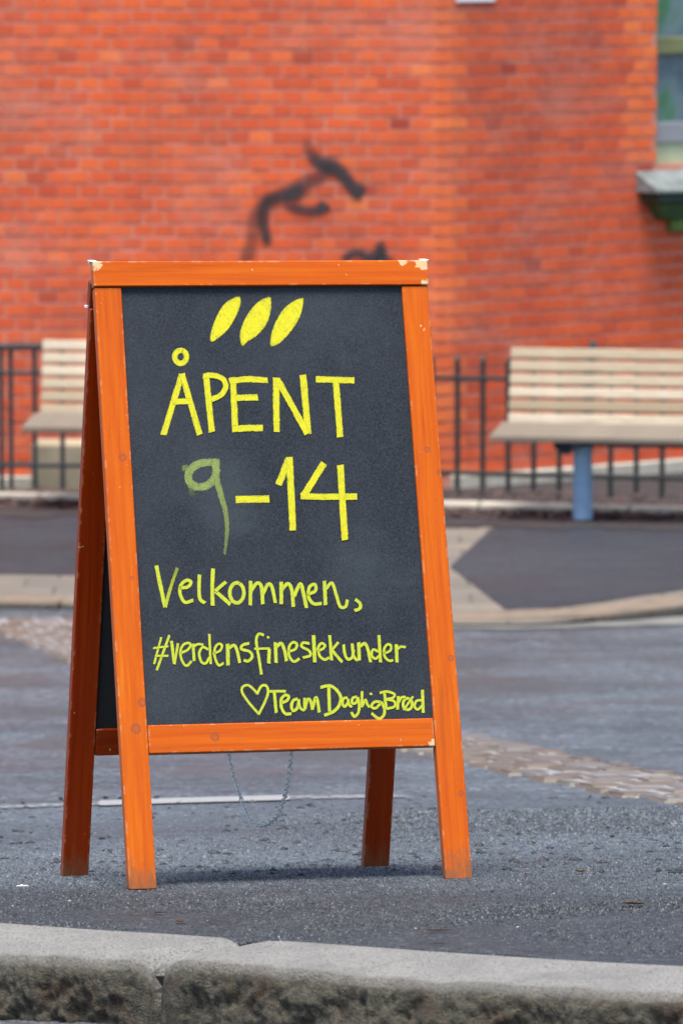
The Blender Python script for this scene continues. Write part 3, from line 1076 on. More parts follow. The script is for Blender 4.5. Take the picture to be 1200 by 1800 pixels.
# ------------------------------------------------------------------ benches
def bench(label, P, yaw, length, leg_us):
    r = empty('park_bench', P, (0, 0, yaw))
    tag(r, label, 'bench', 'slatted benches by the brick wall')
    # local: x along the bench from its left end, y = 0 at the post, -y towards the street
    def slat(y0, y1, z0, z1, tilt=0, name='slat', x0=0.0, x1=None, mat=MAT_SLAT):
        bm = bmesh.new()
        hexa(bm, box_pts(0, (x1 or length) - x0, -(y1 - y0) / 2, (y1 - y0) / 2, -(z1 - z0) / 2, (z1 - z0) / 2), .006, 2)
        o = bm_obj(name, bm, mat, r)
        o.location = (x0, (y0 + y1) / 2, (z0 + z1) / 2)
        o.rotation_euler = (tilt, 0, 0)
        return o
    # seat slats
    for k in range(6):
        y = -.235 + k * .071
        zz = .426 + .006 * k
        slat(y, y + .062, zz, zz + .034, 0, mat=MAT_SEAT)
    # backrest slats on a leaning line
    tilt = math.radians(-14)
    for k in range(6):
        d = .045 + k * .0695
        y = .215 + d * math.sin(-tilt); z = .462 + d * math.cos(tilt)
        slat(y - .014, y + .014, z - .0275, z + .0275, tilt, x0=.028, x1=length - .028)
    for u in leg_us:
        bm = bmesh.new()
        nseg = 20
        ring = []
        for (h, rr) in ((-.02, .054), (.02, .053), (.36, .050), (.395, .064), (.428, .10)):
            ring.append([bm.verts.new((u + rr * math.cos(2 * math.pi * k / nseg), rr * math.sin(2 * math.pi * k / nseg), h)) for k in range(nseg)])
        for a_, b_ in zip(ring[:-1], ring[1:]):
            for k in range(nseg):
                bm.faces.new((a_[k], a_[(k + 1) % nseg], b_[(k + 1) % nseg], b_[k]))
        bm.faces.new(ring[-1]); bm.faces.new(ring[0][::-1])
        bm_obj('post', bm, MAT_BLUE, r, smooth=True)
        # cross bracket under the seat and back support
        bm = bmesh.new()
        hexa(bm, box_pts(u - .035, u + .035, -.22, .22, .395, .418), .004, 1)
        bm_obj('bracket', bm, MAT_DKBLUE, r)
        bm = bmesh.new()
        c = math.cos(tilt); s_ = math.sin(-tilt)
        pts = []
        for (d, hw) in ((-.07, .022), (.46, .018)):
            y = .240 + d * s_; z = .462 + d * c
            pts += [(u - hw, y, z), (u + hw, y, z), (u + hw, y + .02, z), (u - hw, y + .02, z)]
        hexa(bm, pts, .003, 1)
        bm_obj('back_support', bm, MAT_GREENIRON, r)
    # beam under the slats
    bm = bmesh.new()
    hexa(bm, box_pts(leg_us[0] - .14, length - .25, -.10, .10, .395, .428), .004, 1)
    bm_obj('beam', bm, MAT_DKBLUE, r)
    # angled gusset at the beam end
    bm = bmesh.new()
    ug = leg_us[0] - .14
    hexa(bm, [(ug + .05, -.09, .35), (ug + .085, -.09, .35), (ug + .085, -.03, .35), (ug + .05, -.03, .35),
              (ug - .005, -.11, .394), (ug + .10, -.11, .394), (ug + .10, -.02, .394), (ug - .005, -.02, .394)], .003, 1)
    bm_obj('gusset', bm, MAT_DKBLUE, r)
    return r
by = math.radians(-10.5)
PO = on_z(1023, 914, SZ + .004)
# left end of the seat: column 872 in the photograph
lu = .455
bench('slatted bench with a blue round post standing on the dark asphalt patch', (PO.x - lu * math.cos(by), PO.y - lu * math.sin(by), SZ + .004), by, 2.1, [lu, 1.62])
PS = on_plane(47, 760, (0, 29.85, 0), Vector((0, -1, 0)))
bl = Vector((PS.x, 29.85 + .235, SZ + .004))
by2 = math.radians(-6)
bench('slatted bench in front of the black railing and concrete block, mostly behind the sandwich board', bl, by2, 2.1, [.48, 1.62])

# ------------------------------------------------------------------ sandwich board
SX, SY, STH, SRHO, SH, SD1, SD2, SZR = -.1558, 9.8486, .2606, .0132, 1.0359, .348, .2055, -.0713
W2 = .3
sign = empty('sandwich_board', (SX, SY, 0), (0, SRHO, STH))
tag(sign, 'orange wooden sandwich board with black chalkboard and yellow handwriting on the pavement', 'sandwich board')
SIGN_M = Matrix.Translation((SX, SY, 0)) @ Matrix.Rotation(STH, 4, 'Z') @ Matrix.Rotation(SRHO, 4, 'Y')
SIGN_I = SIGN_M.inverted()
TT = .012

class Panel:
    def __init__(s, ytop, ybot, zbot, face):
        s.o = Vector((0, ybot, zbot))
        top = Vector((0, ytop, SH))
        s.u = (top - s.o); s.L = s.u.length; s.u.normalize()
        s.n = Vector((0, -s.u.z, s.u.y)) if face < 0 else Vector((0, s.u.z, -s.u.y))
    def p(s, x, v, w): return s.o + Vector((x * (1 - .011 * v / s.L), 0, 0)) + s.u * v + s.n * w
    def foot_v(s, w):    # v where the local height equals the foot height
        return -w * s.n.z / s.u.z
FP = Panel(-TT, -SD1, 0, -1)
RP = Panel(TT, SD2, SZR, 1)

KNOTS = []
def wood(name, axis, tint=None, zoff=0.0):
    M = Mat(name, rough=.34, spec=.16)
    sc = (1, 1, 1)
    # grain direction: z (stiles) or x (rails)
    c = M.coord(scale=(60, 6, 1.4) if axis == 'z' else (1.4, 6, 60))
    cu = M.coord()
    g = M.noise(c, 1.8, 6, .66, .25)
    big = M.noise(M.coord(scale=(3, .5, 1) if axis == 'z' else (1, .5, 3)), 4, 3)
    col = M.ramp(g, [(.22, (.25, .031, .001)), (.40, (.42, .069, .0015)), (.58, (.50, .102, .002)), (.8, (.58, .158, .003))])
    col = M.mix(M.ramp(big, [(.35, 0.0), (.7, .55)]), col, (.45, .075, .0015))
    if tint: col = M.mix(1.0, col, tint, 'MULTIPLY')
    # knots (positions in the board's own space)
    for kp, kr in KNOTS:
        vd = M.n('ShaderNodeVectorMath', operation='DISTANCE')
        M.l(cu, vd.inputs[0]); vd.inputs[1].default_value = kp
        d = M.math('ADD', vd.outputs['Value'], M.math('MULTIPLY', M.math('SUBTRACT', M.noise(cu, 160, 2), .5), kr * .5))
        ring = M.ramp(M.math('DIVIDE', d, kr), [(0, .25), (.45, .45), (.75, .8), (1.0, 0.0)])
        col = M.mix(ring, col, (.20, .055, .025))
    # dents and dark specks
    sp = M.noise(cu, 190, 2, .5)
    col = M.mix(M.ramp(sp, [(.70, 0.0), (.76, .6)]), col, (.24, .06, .02))
    dirt = M.ramp(M.noise(M.coord(scale=(40, 4, 3) if axis == 'z' else (3, 4, 40), loc=(2, 5, 9)), 1.3, 6, .75), [(.56, 0.0), (.70, .45)])
    col = M.mix(dirt, col, (.20, .045, .008))
    # worn edges and chips showing bare wood
    bv = M.n('ShaderNodeBevel'); bv.samples = 6; bv.inputs[0].default_value = .006
    geo = M.n('ShaderNodeNewGeometry')
    dot = M.n('ShaderNodeVectorMath', operation='DOT_PRODUCT')
    M.l(bv.outputs[0], dot.inputs[0]); M.l(geo.outputs['Normal'], dot.inputs[1])
    edge = M.math('MULTIPLY', M.math('SUBTRACT', 1.0, dot.outputs['Value']), 5.0, True)
    chipn = M.noise(cu, 46, 6, .72)
    chip = M.math('MULTIPLY', edge, M.ramp(chipn, [(.53, 0.0), (.57, 1.0)]))
    chip2 = M.ramp(M.noise(M.coord(loc=(3, 8, 1)), 70, 3, .5), [(.735, 0.0), (.75, .8)])
    chip = M.math('MAXIMUM', chip, chip2)
    if axis == 'x':
        for kp, kr in CORNERS:
            vd = M.n('ShaderNodeVectorMath', operation='DISTANCE')
            M.l(cu, vd.inputs[0]); vd.inputs[1].default_value = kp
            d = M.math('SUBTRACT', 1.0, M.math('DIVIDE', vd.outputs['Value'], kr))
            m_ = M.math('ADD', d, M.math('MULTIPLY', M.math('SUBTRACT', M.noise(cu, 110, 5, .7), .5), 1.5))
            chip = M.math('MAXIMUM', chip, M.ramp(m_, [(.30, 0.0), (.42, .95)]))
    col = M.mix(chip, col, (.50, .36, .19))
    # splash-stained feet
    sep = M.n('ShaderNodeSeparateXYZ'); M.l(cu, sep.inputs[0])
    if axis == 'z':
        z = M.math('ADD', M.math('SUBTRACT', sep.outputs['Z'], zoff), M.math('MULTIPLY', M.math('SUBTRACT', M.noise(M.coord(scale=(1, 1, .08)), 90, 4, .7), .5), .16))
        col = M.mix(M.ramp(z, [(0.0, .85), (.05, .0)]), col, (.17, .07, .03))
    M.color(col)
    M.rough(M.ramp(M.noise(cu, 25, 4), [(.3, .26), (.7, .45)]))
    M.bump(M.math('SUBTRACT', M.math('MULTIPLY', g, .35), chip), .35, .0012)
    return M.m

def front_local(x, y, w=0.0):
    """photograph pixel -> point on the front panel in the board's own space"""
    o = SIGN_M @ FP.p(0, 0, w); n = (SIGN_M.to_3x3() @ FP.n)
    return SIGN_I @ on_plane(x, y, o, n)
def front_xv(x, y):
    q = front_local(x, y, 0) - FP.o
    return q.x, q.dot(FP.u)
for (x, y, r) in ((216, 804, .008), (239, 1281, .010), (250, 1235, .009), (750, 790, .006), (792, 1157, .0065), (810, 1395, .006), (378, 1295, .009), (772, 830, .006), (232, 1016, .004)):
    KNOTS.append((tuple(front_local(x, y)), r))
CORNERS = [(tuple(front_local(166, 458)), .024), (tuple(front_local(742, 459)), .024), (tuple(front_local(705, 459)), .014), (tuple(front_local(746, 498)), .012), (tuple(front_local(763, 1308)), .016)]
MAT_WOODZ = wood('orange_varnish_upright', 'z', (.90, .90, .9))
MAT_WOODX = wood('orange_varnish_rail', 'x', (.90, .88, .9))
MAT_WOODZ2 = wood('shade_tinted_upright', 'z', (.50, .27, .4), SZR)  # rear frame: same orange varnish with its shade multiplied into the colour
MAT_WOODX2 = wood('shade_tinted_rail', 'x', (.42, .24, .4))  # shade on the rear rails tinted into the varnish colour

SWD = .0475
vt0, vt1 = FP.L - .0445, FP.L            # top rail
vb0 = front_xv(515, 1318)[1]; vb1 = front_xv(515, 1268)[1]
TH = .021

def bar(panel, name, x0, x1, v0, v1, w0, w1, mat, foot=False, bev=.0022):
    bm = bmesh.new()
    def vv(v, w): return panel.foot_v(w) if (foot and v == v0) else v
    pts = [panel.p(x0, vv(v0, w0), w0), panel.p(x1, vv(v0, w0), w0), panel.p(x1, vv(v0, w1), w1), panel.p(x0, vv(v0, w1), w1),
           panel.p(x0, v1, w0), panel.p(x1, v1, w0), panel.p(x1, v1, w1), panel.p(x0, v1, w1)]
    hexa(bm, pts, bev, 3)
    return bm_obj(name, bm, mat, sign)

def chalk_mat():
    M = Mat('chalkboard_slate', rough=.55, spec=.25)
    c = M.coord()
    fine = M.noise(c, 300, 2, .6)
    sm = M.noise(M.coord(scale=(1.3, 1, .8)), 5, 5, .65)
    streak = M.noise(M.coord(scale=(60, 60, 3)), 1.0, 4, .6)
    col = M.ramp(fine, [(.33, (.0015, .0025, .0045)), (.5, (.0088, .0125, .0180)), (.67, (.018, .0245, .0335))])
    col = M.mix(M.ramp(sm, [(.42, 0.0), (.70, .4)]), col, (.026, .033, .042))
    col = M.mix(M.ramp(streak, [(.5, 0.0), (.7, .45)]), col, (.008, .010, .014))
    for (px_, py_, rr_, st_) in ((385, 850, .10, .28), (420, 900, .08, .22), (560, 560, .12, .25), (300, 1200, .10, .25), (640, 1010, .09, .3)):
        vd = M.n('ShaderNodeVectorMath', operation='DISTANCE')
        M.l(c, vd.inputs[0]); vd.inputs[1].default_value = tuple(front_local(px_, py_, -.0065))
        d = M.math('ADD', M.math('DIVIDE', vd.outputs['Value'], rr_), M.math('MULTIPLY', M.math('SUBTRACT', M.noise(M.coord(scale=(1, 1, 2)), 14, 5, .7), .5), 1.6))
        col = M.mix(M.ramp(d, [(.2, st_), (1.0, 0.0)]), col, (.040, .052, .058))
    M.color(col)
    M.rough(M.ramp(sm, [(.3, .5), (.7, .68)]))
    M.bump(fine, .25, .0006)
    return M.m
MAT_SLATE = chalk_mat()
MAT_PBACK = simple('black_panel_back', (.006, .006, .007), .7, .3, 20)

def panel_parts(P, rear=False):
    for sx in (-1, 1):
        x0, x1 = (-W2, -W2 + SWD) if sx < 0 else (W2 - SWD, W2)
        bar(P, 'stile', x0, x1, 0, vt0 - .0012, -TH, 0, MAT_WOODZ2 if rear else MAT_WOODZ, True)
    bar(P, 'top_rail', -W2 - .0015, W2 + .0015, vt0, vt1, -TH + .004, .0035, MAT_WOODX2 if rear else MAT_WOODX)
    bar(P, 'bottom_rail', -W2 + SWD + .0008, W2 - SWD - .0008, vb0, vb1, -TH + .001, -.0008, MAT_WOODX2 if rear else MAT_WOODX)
    bm = bmesh.new()
    a0, a1, b0, b1 = -W2 + SWD - .006, W2 - SWD + .006, vb1 - .006, vt0 + .006
    w0, w1 = -.014, -.0065
    pts = [P.p(a0, b0, w0), P.p(a1, b0, w0), P.p(a1, b0, w1), P.p(a0, b0, w1), P.p(a0, b1, w0), P.p(a1, b1, w0), P.p(a1, b1, w1), P.p(a0, b1, w1)]
    hexa(bm, pts)
    o = bm_obj('chalkboard', bm, [MAT_SLATE, MAT_PBACK], sign)
    for f in o.data.polygons:
        if f.normal.dot(P.n) < -.9: f.material_index = 1
    return o
chalk = panel_parts(FP)
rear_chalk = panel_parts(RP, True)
BOARD_W = -.0065

# hinges joining the two top rails
for xc in (-W2 + .004, W2 - .004):
    bm = bmesh.new()
    t = .0018
    hexa(bm, box_pts(xc - .006, xc + .006, -.012, .012, SH - .0005, SH + .0012), .0004, 1)
    tube(bm, [(xc - .006, 0, SH - .002), (xc + .006, 0, SH - .002)], .003, 10)
    bm_obj('hinge', bm, MAT_STEEL, sign)
for xc in (-W2 - .001,):
    bm = bmesh.new()
    q = RP.p(xc, vt0 - .002, .002)
    hexa(bm, box_pts(xc - .001, xc + .006, q.y - .004, q.y + .004, q.z - .003, q.z + .002), .0008, 1)
    bm_obj('corner_staple', bm, MAT_STEEL, sign)

# chain between the two bottom rails
c0 = FP.p(0, vb0 + .012, -TH); c1 = RP.p(0, vb0 + .012, -TH)
def local_at(x, y, ly):
    n = SIGN_M.to_3x3() @ Vector((0, 1, 0)); o = SIGN_M @ Vector((0, ly, 0))
    return SIGN_I @ on_plane(x, y, o, n)
yA = FP.p(0, vb0, -TH - .004).y; yB = RP.p(0, vb0, -TH - .004).y
cpx = [(513.5, 1312, 0), (511, 1340, .07), (506, 1375, .17), (497, 1412, .3), (484, 1438, .42), (462, 1450.5, .55), (443, 1442, .68), (428, 1415, .78), (415, 1378, .87), (406, 1345, .95), (400, 1312, 1)]
path = catmull([local_at(x, y, yA + (yB - yA) * t) for x, y, t in cpx], 12)
cum = [0]
for a_, b_ in zip(path[:-1], path[1:]): cum.append(cum[-1] + (b_ - a_).length)
bm = bmesh.new()
pitch = .0086
nl = int(cum[-1] / pitch)
for i in range(nl):
    s = (i + .5) * pitch
    k = max(j for j in range(len(cum)) if cum[j] <= s)
    k = min(k, len(path) - 2)
    p = path[k].lerp(path[k + 1], (s - cum[k]) / max(1e-9, cum[k + 1] - cum[k]))
    t = (path[k + 1] - path[k]).normalized()
    a_ = t.cross(Vector((0, 1, .2))).normalized(); b_ = t.cross(a_)
    ang = math.pi / 4 + (i % 2) * math.pi / 2 + random.uniform(-.25, .25)
    sd = a_ * math.cos(ang) + b_ * math.sin(ang)
    up = t.cross(sd)
    ringp = []
    M_ = 12
    R_ = []
    for q in range(M_):
        th = 2 * math.pi * q / M_
        cpt = p + t * (.0060 * math.cos(th)) + sd * (.0038 * math.sin(th))
        rad = (t * math.cos(th) * .6 + sd * math.sin(th)).normalized()
        R_.append([bm.verts.new(cpt + (rad * math.cos(2 * math.pi * e / 5) + up * math.sin(2 * math.pi * e / 5)) * .0014) for e in range(5)])
    for q in range(M_):
        for e in range(5):
            bm.faces.new((R_[q][e], R_[(q + 1) % M_][e], R_[(q + 1) % M_][(e + 1) % 5], R_[q][(e + 1) % 5]))
bm_obj('chain', bm, MAT_STEEL, sign, smooth=True)['label'] = 'thin galvanised link chain hanging between the panels'

# ---- handwriting
def paint_mat(name, yellow, thin, cover, rag=1.6):
    M = Mat(name, rough=.6, spec=.3)
    uv = M.n('ShaderNodeAttribute', attribute_name='along').outputs['Fac']
    ac = M.n('ShaderNodeAttribute', attribute_name='across').outputs['Fac']
    c = M.coord()
    cmb = M.n('ShaderNodeCombineXYZ')
    M.l(M.math('MULTIPLY', uv, 9.0), cmb.inputs[0]); M.l(M.math('MULTIPLY', ac, 4.5), cmb.inputs[1]); M.l(M.attr('seed'), cmb.inputs[2])
    st = M.noise(cmb.outputs[0], 1.0, 4, .65)
    fine = M.noise(c, 300, 3, .6)
    mixv = M.math('ADD', M.math('MULTIPLY', st, .75), M.math('MULTIPLY', fine, .25))
    mixv = M.math('SUBTRACT', mixv, M.math('MULTIPLY', M.math('POWER', M.math('ABSOLUTE', ac), 4.0), .16))
    M.color(M.ramp(mixv, [(cover - .10, thin), (cover + .02, tuple((a + b * 2) / 3 for a, b in zip(thin, yellow))), (cover + .16, yellow)]))
    # ragged edges
    e = M.math('SUBTRACT', 1.0, M.math('ABSOLUTE', ac))
    ef = M.math('ADD', M.math('MULTIPLY', e, 3.0), M.math('MULTIPLY', M.math('SUBTRACT', M.noise(c, 240, 3, .6), .5), rag))
    M.alpha(M.math('MULTIPLY', M.ramp(ef, [(.1, 0.0), (.4, 1.0)]), M.attr('op')))
    return M.m
MAT_Y = paint_mat('yellow_chalk_marker', (.50, .46, .002), (.19, .21, .010), .42)
MAT_YB = paint_mat('yellow_chalk_marker_fill', (.50, .45, .002), (.25, .27, .010), .39, .45)
MAT_Y2 = paint_mat('yellow_chalk_marker_fine', (.44, .455, .006), (.22, .285, .025), .48)
MAT_YF = paint_mat('faded_yellow_chalk', (.235, .285, .055), (.12, .16, .055), .50, 2.4)

class Strokes:
    def __init__(s):
        s.v, s.f, s.al, s.ac, s.op, s.sd = [], [], [], [], [], []
        s.k = 0
    def stroke(s, pts, w, tf, op=1.0, taper=None, opend=1.0):
        """pts in crop space; tf maps to photograph pixels; w in photograph pixels"""
        P = [Vector((*tf(*p), 0)) for p in pts]
        Q = catmull(P, 10) if len(P) > 2 else [P[0].lerp(P[1], i / 16) for i in range(17)]
        # overshoot a touch for square marker ends
        m = len(Q)
        lev = BOARD_W + .0004 + .00016 * (s.k % 6)
        seed = random.uniform(0, 50)
        base = len(s.v); dist = 0
        prof = [-1, -.62, -.2, .2, .62, 1]
        slant = random.uniform(-.12, .12)
        for i in range(m):
            t = (Q[min(i + 1, m - 1)] - Q[max(i - 1, 0)]).normalized()
            nr = Vector((-t.y, t.x, 0))
            if i: dist += (Q[i] - Q[i - 1]).length
            ww = w * (1 + .07 * mnoise.noise(Vector((i * .35, seed, 0))))
            if taper: ww *= 1 + (taper - 1) * i / (m - 1)
            for q in prof:
                c = Q[i] + nr * (q * ww * .5)
                if i in (0, m - 1): c += t * (slant * q * w)
                s.v.append(front_local(c.x, c.y, lev))
                s.al.append(dist / 100.0); s.ac.append(q); s.sd.append(seed)
                s.op.append(op * (1 + (opend - 1) * i / (m - 1)))
        n = len(prof)
        for i in range(m - 1):
            for k in range(n - 1):
                a = base + i * n + k
                s.f.append((a, a + n, a + n + 1, a + 1))
        s.k += 1
    def ellipse(s, cx, cy, rx, ry, w, tf, rot=0.0, start=-1.3, **k):
        pts = []
        for i in range(15):
            a = start + 2 * math.pi * 1.03 * i / 14
            pts.append((cx + rx * math.cos(a), cy + ry * math.sin(a)))
        s.stroke(pts, w, tf, **k)
    def blob(s, pts, tf):
        P = catmull([Vector((*tf(*p), 0)) for p in pts + [pts[0]]], 6)[:-1]
        cen = sum(P, Vector()) / len(P)
        lev = BOARD_W + .0005
        seed = random.uniform(0, 50)
        n = len(P)
        base = len(s.v)
        rings = [1.0, .86, .5]
        for r in rings:
            for p in P:
                c = cen + (p - cen) * r
                s.v.append(front_local(c.x, c.y, lev)); s.ac.append(r * .93); s.al.append((c.y - c.x) / 70.0); s.sd.append(seed); s.op.append(1)
        for k in range(2):
            for i in range(n):
                j = (i + 1) % n
                s.f.append((base + k * n + i, base + k * n + j, base + (k + 1) * n + j, base + (k + 1) * n + i))
        ci = len(s.v)
        s.v.append(front_local(cen.x, cen.y, lev)); s.ac.append(0); s.al.append((cen.y - cen.x) / 70.0); s.sd.append(seed); s.op.append(1)
        for i in range(n):
            s.f.append((base + 2 * n + i, base + 2 * n + (i + 1) % n, ci))
    def build(s, name, label, mat):
        o = mesh_obj(name, s.v, s.f, mat, chalk)
        # faces towards the viewer
        me = o.data
        for nm, dat in (('along', s.al), ('across', s.ac), ('op', s.op), ('seed', s.sd)):
            a = me.attributes.new(nm, 'FLOAT', 'POINT'); a.data.foreach_set('value', dat)
        bm = bmesh.new(); bm.from_mesh(me)
        fl = [f for f in bm.faces if f.normal.dot(FP.n) < 0]
        bmesh.ops.reverse_faces(bm, faces=fl)
        bm.to_mesh(me); bm.free()
        if label: o['label'] = label
        return o

tA = lambda x, y: (250 + x / 4, 500 + y / 4)
tB = lambda x, y: (440 + x / 3, 440 + y / 3)
tC = lambda x, y: (90 + x / 3, 780 + y / 3)
tD = lambda x, y: (440 + x / 3, 780 + y / 3)
tE = lambda x, y: (250 + x / 3, 970 + y / 3)
tH = lambda x, y: (250 + x / 4.615, 1090 + y / 4.615)
tK = lambda x, y: (500 + x / 4.615, 1090 + y / 4.615)
tL = lambda x, y: (90 + x / 3, 1100 + y / 3)
tM = lambda x, y: (440 + x / 3, 1100 + y / 3)

for pts in ([(690, 85), (655, 88), (590, 125), (540, 190), (500, 280), (480, 350), (478, 395), (497, 403), (540, 375), (600, 320), (640, 260), (675, 190), (693, 130)],
            [(890, 85), (905, 100), (908, 160), (890, 240), (860, 300), (800, 365), (745, 400), (708, 432), (692, 410), (686, 350), (705, 280), (740, 210), (790, 145), (840, 105)],
            [(1135, 95), (1132, 140), (1115, 210), (1080, 280), (1030, 350), (970, 410), (930, 432), (900, 430), (902, 370), (925, 290), (960, 220), (1000, 165), (1050, 125), (1100, 98)]):
    S = Strokes(); S.blob(pts, tA); S.build('grain_mark', None, MAT_YB)

S = Strokes()
S.ellipse(271, 509, 41, 46, 10.5, tA)
S.stroke([(150, 1058), (280, 628)], 11.5, tA); S.stroke([(280, 628), (405, 1056)], 11.5, tA); S.stroke([(212, 825), (345, 820)], 11, tA)
S.stroke([(447, 622), (490, 1038)], 11.8, tA); S.stroke([(428, 645), (500, 640), (565, 663), (587, 712), (560, 772), (488, 808)], 10.5, tA)
S.stroke([(637, 652), (655, 1038)], 11.8, tA); S.stroke([(612, 680), (740, 666), (882, 674)], 11.5, tA); S.stroke([(655, 797), (813, 794)], 12, tA); S.stroke([(632, 1017), (740, 1010), (848, 1010)], 12.5, tA)
S.stroke([(940, 655), (945, 1037)], 12, tA); S.stroke([(948, 664), (1162, 1050)], 12, tA); S.stroke([(1130, 635), (1166, 1052)], 12.5, tA)
S.stroke([(345, 680), (548, 686)], 12, tB); S.stroke([(450, 684), (473, 985)], 12.3, tB)
S.build('lettering', 'yellow capital letters reading ÅPENT', MAT_Y)

S = Strokes()
S.stroke([(885, 100), (840, 98), (775, 108), (728, 150), (732, 205), (780, 228), (830, 215), (862, 180), (872, 130)], 15, tC, op=.85)
S.stroke([(868, 85), (872, 180), (895, 270), (920, 360), (928, 440), (922, 520), (914, 585)], 14.5, tC, op=.85, taper=.35, opend=.55)
S.stroke([(690, 130), (720, 125)], 11, tC, op=.5); S.stroke([(735, 215), (750, 280)], 11, tC, op=.45, opend=.05)
S.build('lettering', 'faded yellow figure 9', MAT_YF)
S = Strokes()
S.stroke([(973, 294), (1150, 291)], 13.5, tC)
S.stroke([(148, 217), (203, 78)], 13, tD); S.stroke([(205, 70), (215, 260), (224, 457)], 13, tD)
S.stroke([(388, 102), (278, 278)], 13.5, tD); S.stroke([(265, 276), (400, 280), (562, 278)], 12.3, tD); S.stroke([(474, 112), (485, 300), (498, 508)], 12.8, tD)
S.build('lettering', 'yellow dash and figures 14', MAT_Y)

S = Strokes()
S.stroke([(75, 72), (95, 170), (122, 292)], 7.6, tE); S.stroke([(122, 292), (150, 190), (186, 85)], 6.4, tE, op=.95, opend=.45)
S.stroke([(195, 190), (240, 185), (258, 160), (235, 150), (205, 175), (200, 220), (225, 265), (270, 255)], 6.4, tE)
S.stroke([(302, 120), (300, 200), (306, 250), (332, 270)], 6.8, tE)
S.stroke([(374, 88), (370, 180), (372, 284)], 7.6, tE); S.stroke([(442, 158), (385, 207)], 6.8, tE); S.stroke([(385, 207), (465, 277)], 7.2, tE)
S.ellipse(499, 216, 37, 53, 7, tE)
S.stroke([(572, 153), (570, 282)], 7, tE); S.stroke([(574, 205), (605, 165), (628, 185), (636, 276)], 6.8, tE); S.stroke([(637, 222), (662, 172), (684, 185), (702, 270)], 6.6, tE)
S.stroke([(733, 158), (733, 276)], 7.4, tE); S.stroke([(738, 195), (768, 168), (788, 200), (797, 290)], 7, tE); S.stroke([(799, 235), (833, 170), (850, 220), (866, 296)], 7, tE)
S.stroke([(868, 228), (912, 205), (910, 172), (882, 185), (876, 235), (902, 273), (946, 272)], 6.4, tE)
S.stroke([(960, 153), (966, 281)], 7, tE); S.stroke([(968, 195), (1000, 165), (1022, 225), (1043, 288), (1072, 288), (1081, 252)], 6.2, tE)
S.stroke([(1122, 250), (1147, 272), (1147, 298), (1118, 310)], 6.2, tE)
S.build('lettering', 'yellow handwriting reading Velkommen', MAT_Y2)

S = Strokes()
S.stroke([(156, 138), (97, 357)], 4.2, tH); S.stroke([(222, 122), (118, 408)], 4.8, tH); S.stroke([(90, 228), (214, 212)], 4, tH); S.stroke([(104, 290), (214, 290)], 4.4, tH)
S.stroke([(238, 168), (262, 358)], 6, tH); S.stroke([(262, 358), (292, 188)], 4.8, tH)
S.stroke([(310, 268), (368, 242), (394, 202), (370, 185), (330, 205), (310, 262), (325, 332), (360, 370), (402, 332)], 4.8, tH)
S.stroke([(412, 192), (423, 332)], 5.6, tH); S.stroke([(414, 218), (450, 196), (497, 200)], 4.8, tH)
S.stroke([(545, 112), (550, 240), (556, 357)], 4.8, tH); S.stroke([(537, 238), (490, 220), (463, 270), (480, 337), (515, 350), (548, 300)], 5, tH)
S.stroke([(572, 272), (630, 248), (647, 207), (620, 193), (590, 230), (590, 300), (620, 365), (662, 348)], 4.8, tH)
S.stroke([(693, 192), (697, 367)], 7.2, tH); S.stroke([(705, 228), (745, 204), (770, 250), (792, 347)], 6, tH)
S.stroke([(868, 188), (815, 203), (805, 235), (870, 255), (892, 295), (860, 332), (823, 325)], 5.6, tH)
S.stroke([(988, 122), (945, 113), (925, 160), (935, 240), (952, 340), (967, 442)], 5.4, tH); S.stroke([(908, 233), (1035, 230)], 4.4, tH)
S.stroke([(1030, 232), (1026, 352)], 6.6, tH); S.stroke([(1015, 132), (1027, 148)], 4.4, tH)
S.stroke([(1080, 180), (1086, 347)], 6.6, tH); S.stroke([(1090, 215), (1128, 190), (1155, 250), (1171, 333)], 6.4, tH)
S.stroke([(30, 255), (85, 237), (100, 197), (70, 180), (38, 215), (38, 290), (75, 336), (122, 313)], 5.2, tK)
S.stroke([(203, 190), (150, 184), (140, 215), (200, 250), (208, 287), (148, 305)], 5.2, tK)
S.stroke([(235, 122), (246, 343)], 7, tK); S.stroke([(240, 240), (278, 236)], 4.6, tK)
S.stroke([(272, 250), (315, 228), (327, 202), (297, 190), (274, 225), (285, 290), (325, 320), (362, 303)], 5.2, tK)
S.stroke([(366, 122), (381, 327)], 6, tK); S.stroke([(437, 178), (382, 245)], 5.2, tK); S.stroke([(385, 245), (468, 342)], 5.8, tK)
S.stroke([(478, 198), (490, 280), (515, 318), (548, 300), (560, 240)], 5.6, tK); S.stroke([(548, 190), (560, 290), (592, 330)], 5.8, tK)
S.stroke([(600, 180), (606, 328)], 6.6, tK); S.stroke([(610, 215), (650, 190), (676, 240), (697, 342)], 6, tK)
S.stroke([(765, 122), (777, 343)], 6, tK); S.stroke([(760, 255), (718, 240), (705, 285), (735, 312), (768, 290)], 5, tK)
S.stroke([(800, 272), (855, 248), (862, 208), (832, 198), (806, 240), (815, 300), (850, 330), (880, 324)], 5, tK)
S.stroke([(905, 196), (911, 343)], 6.6, tK); S.stroke([(910, 240), (940, 216), (982, 220)], 5, tK)
S.build('lettering', 'yellow handwriting reading #verdensfinestekunder', MAT_Y2)

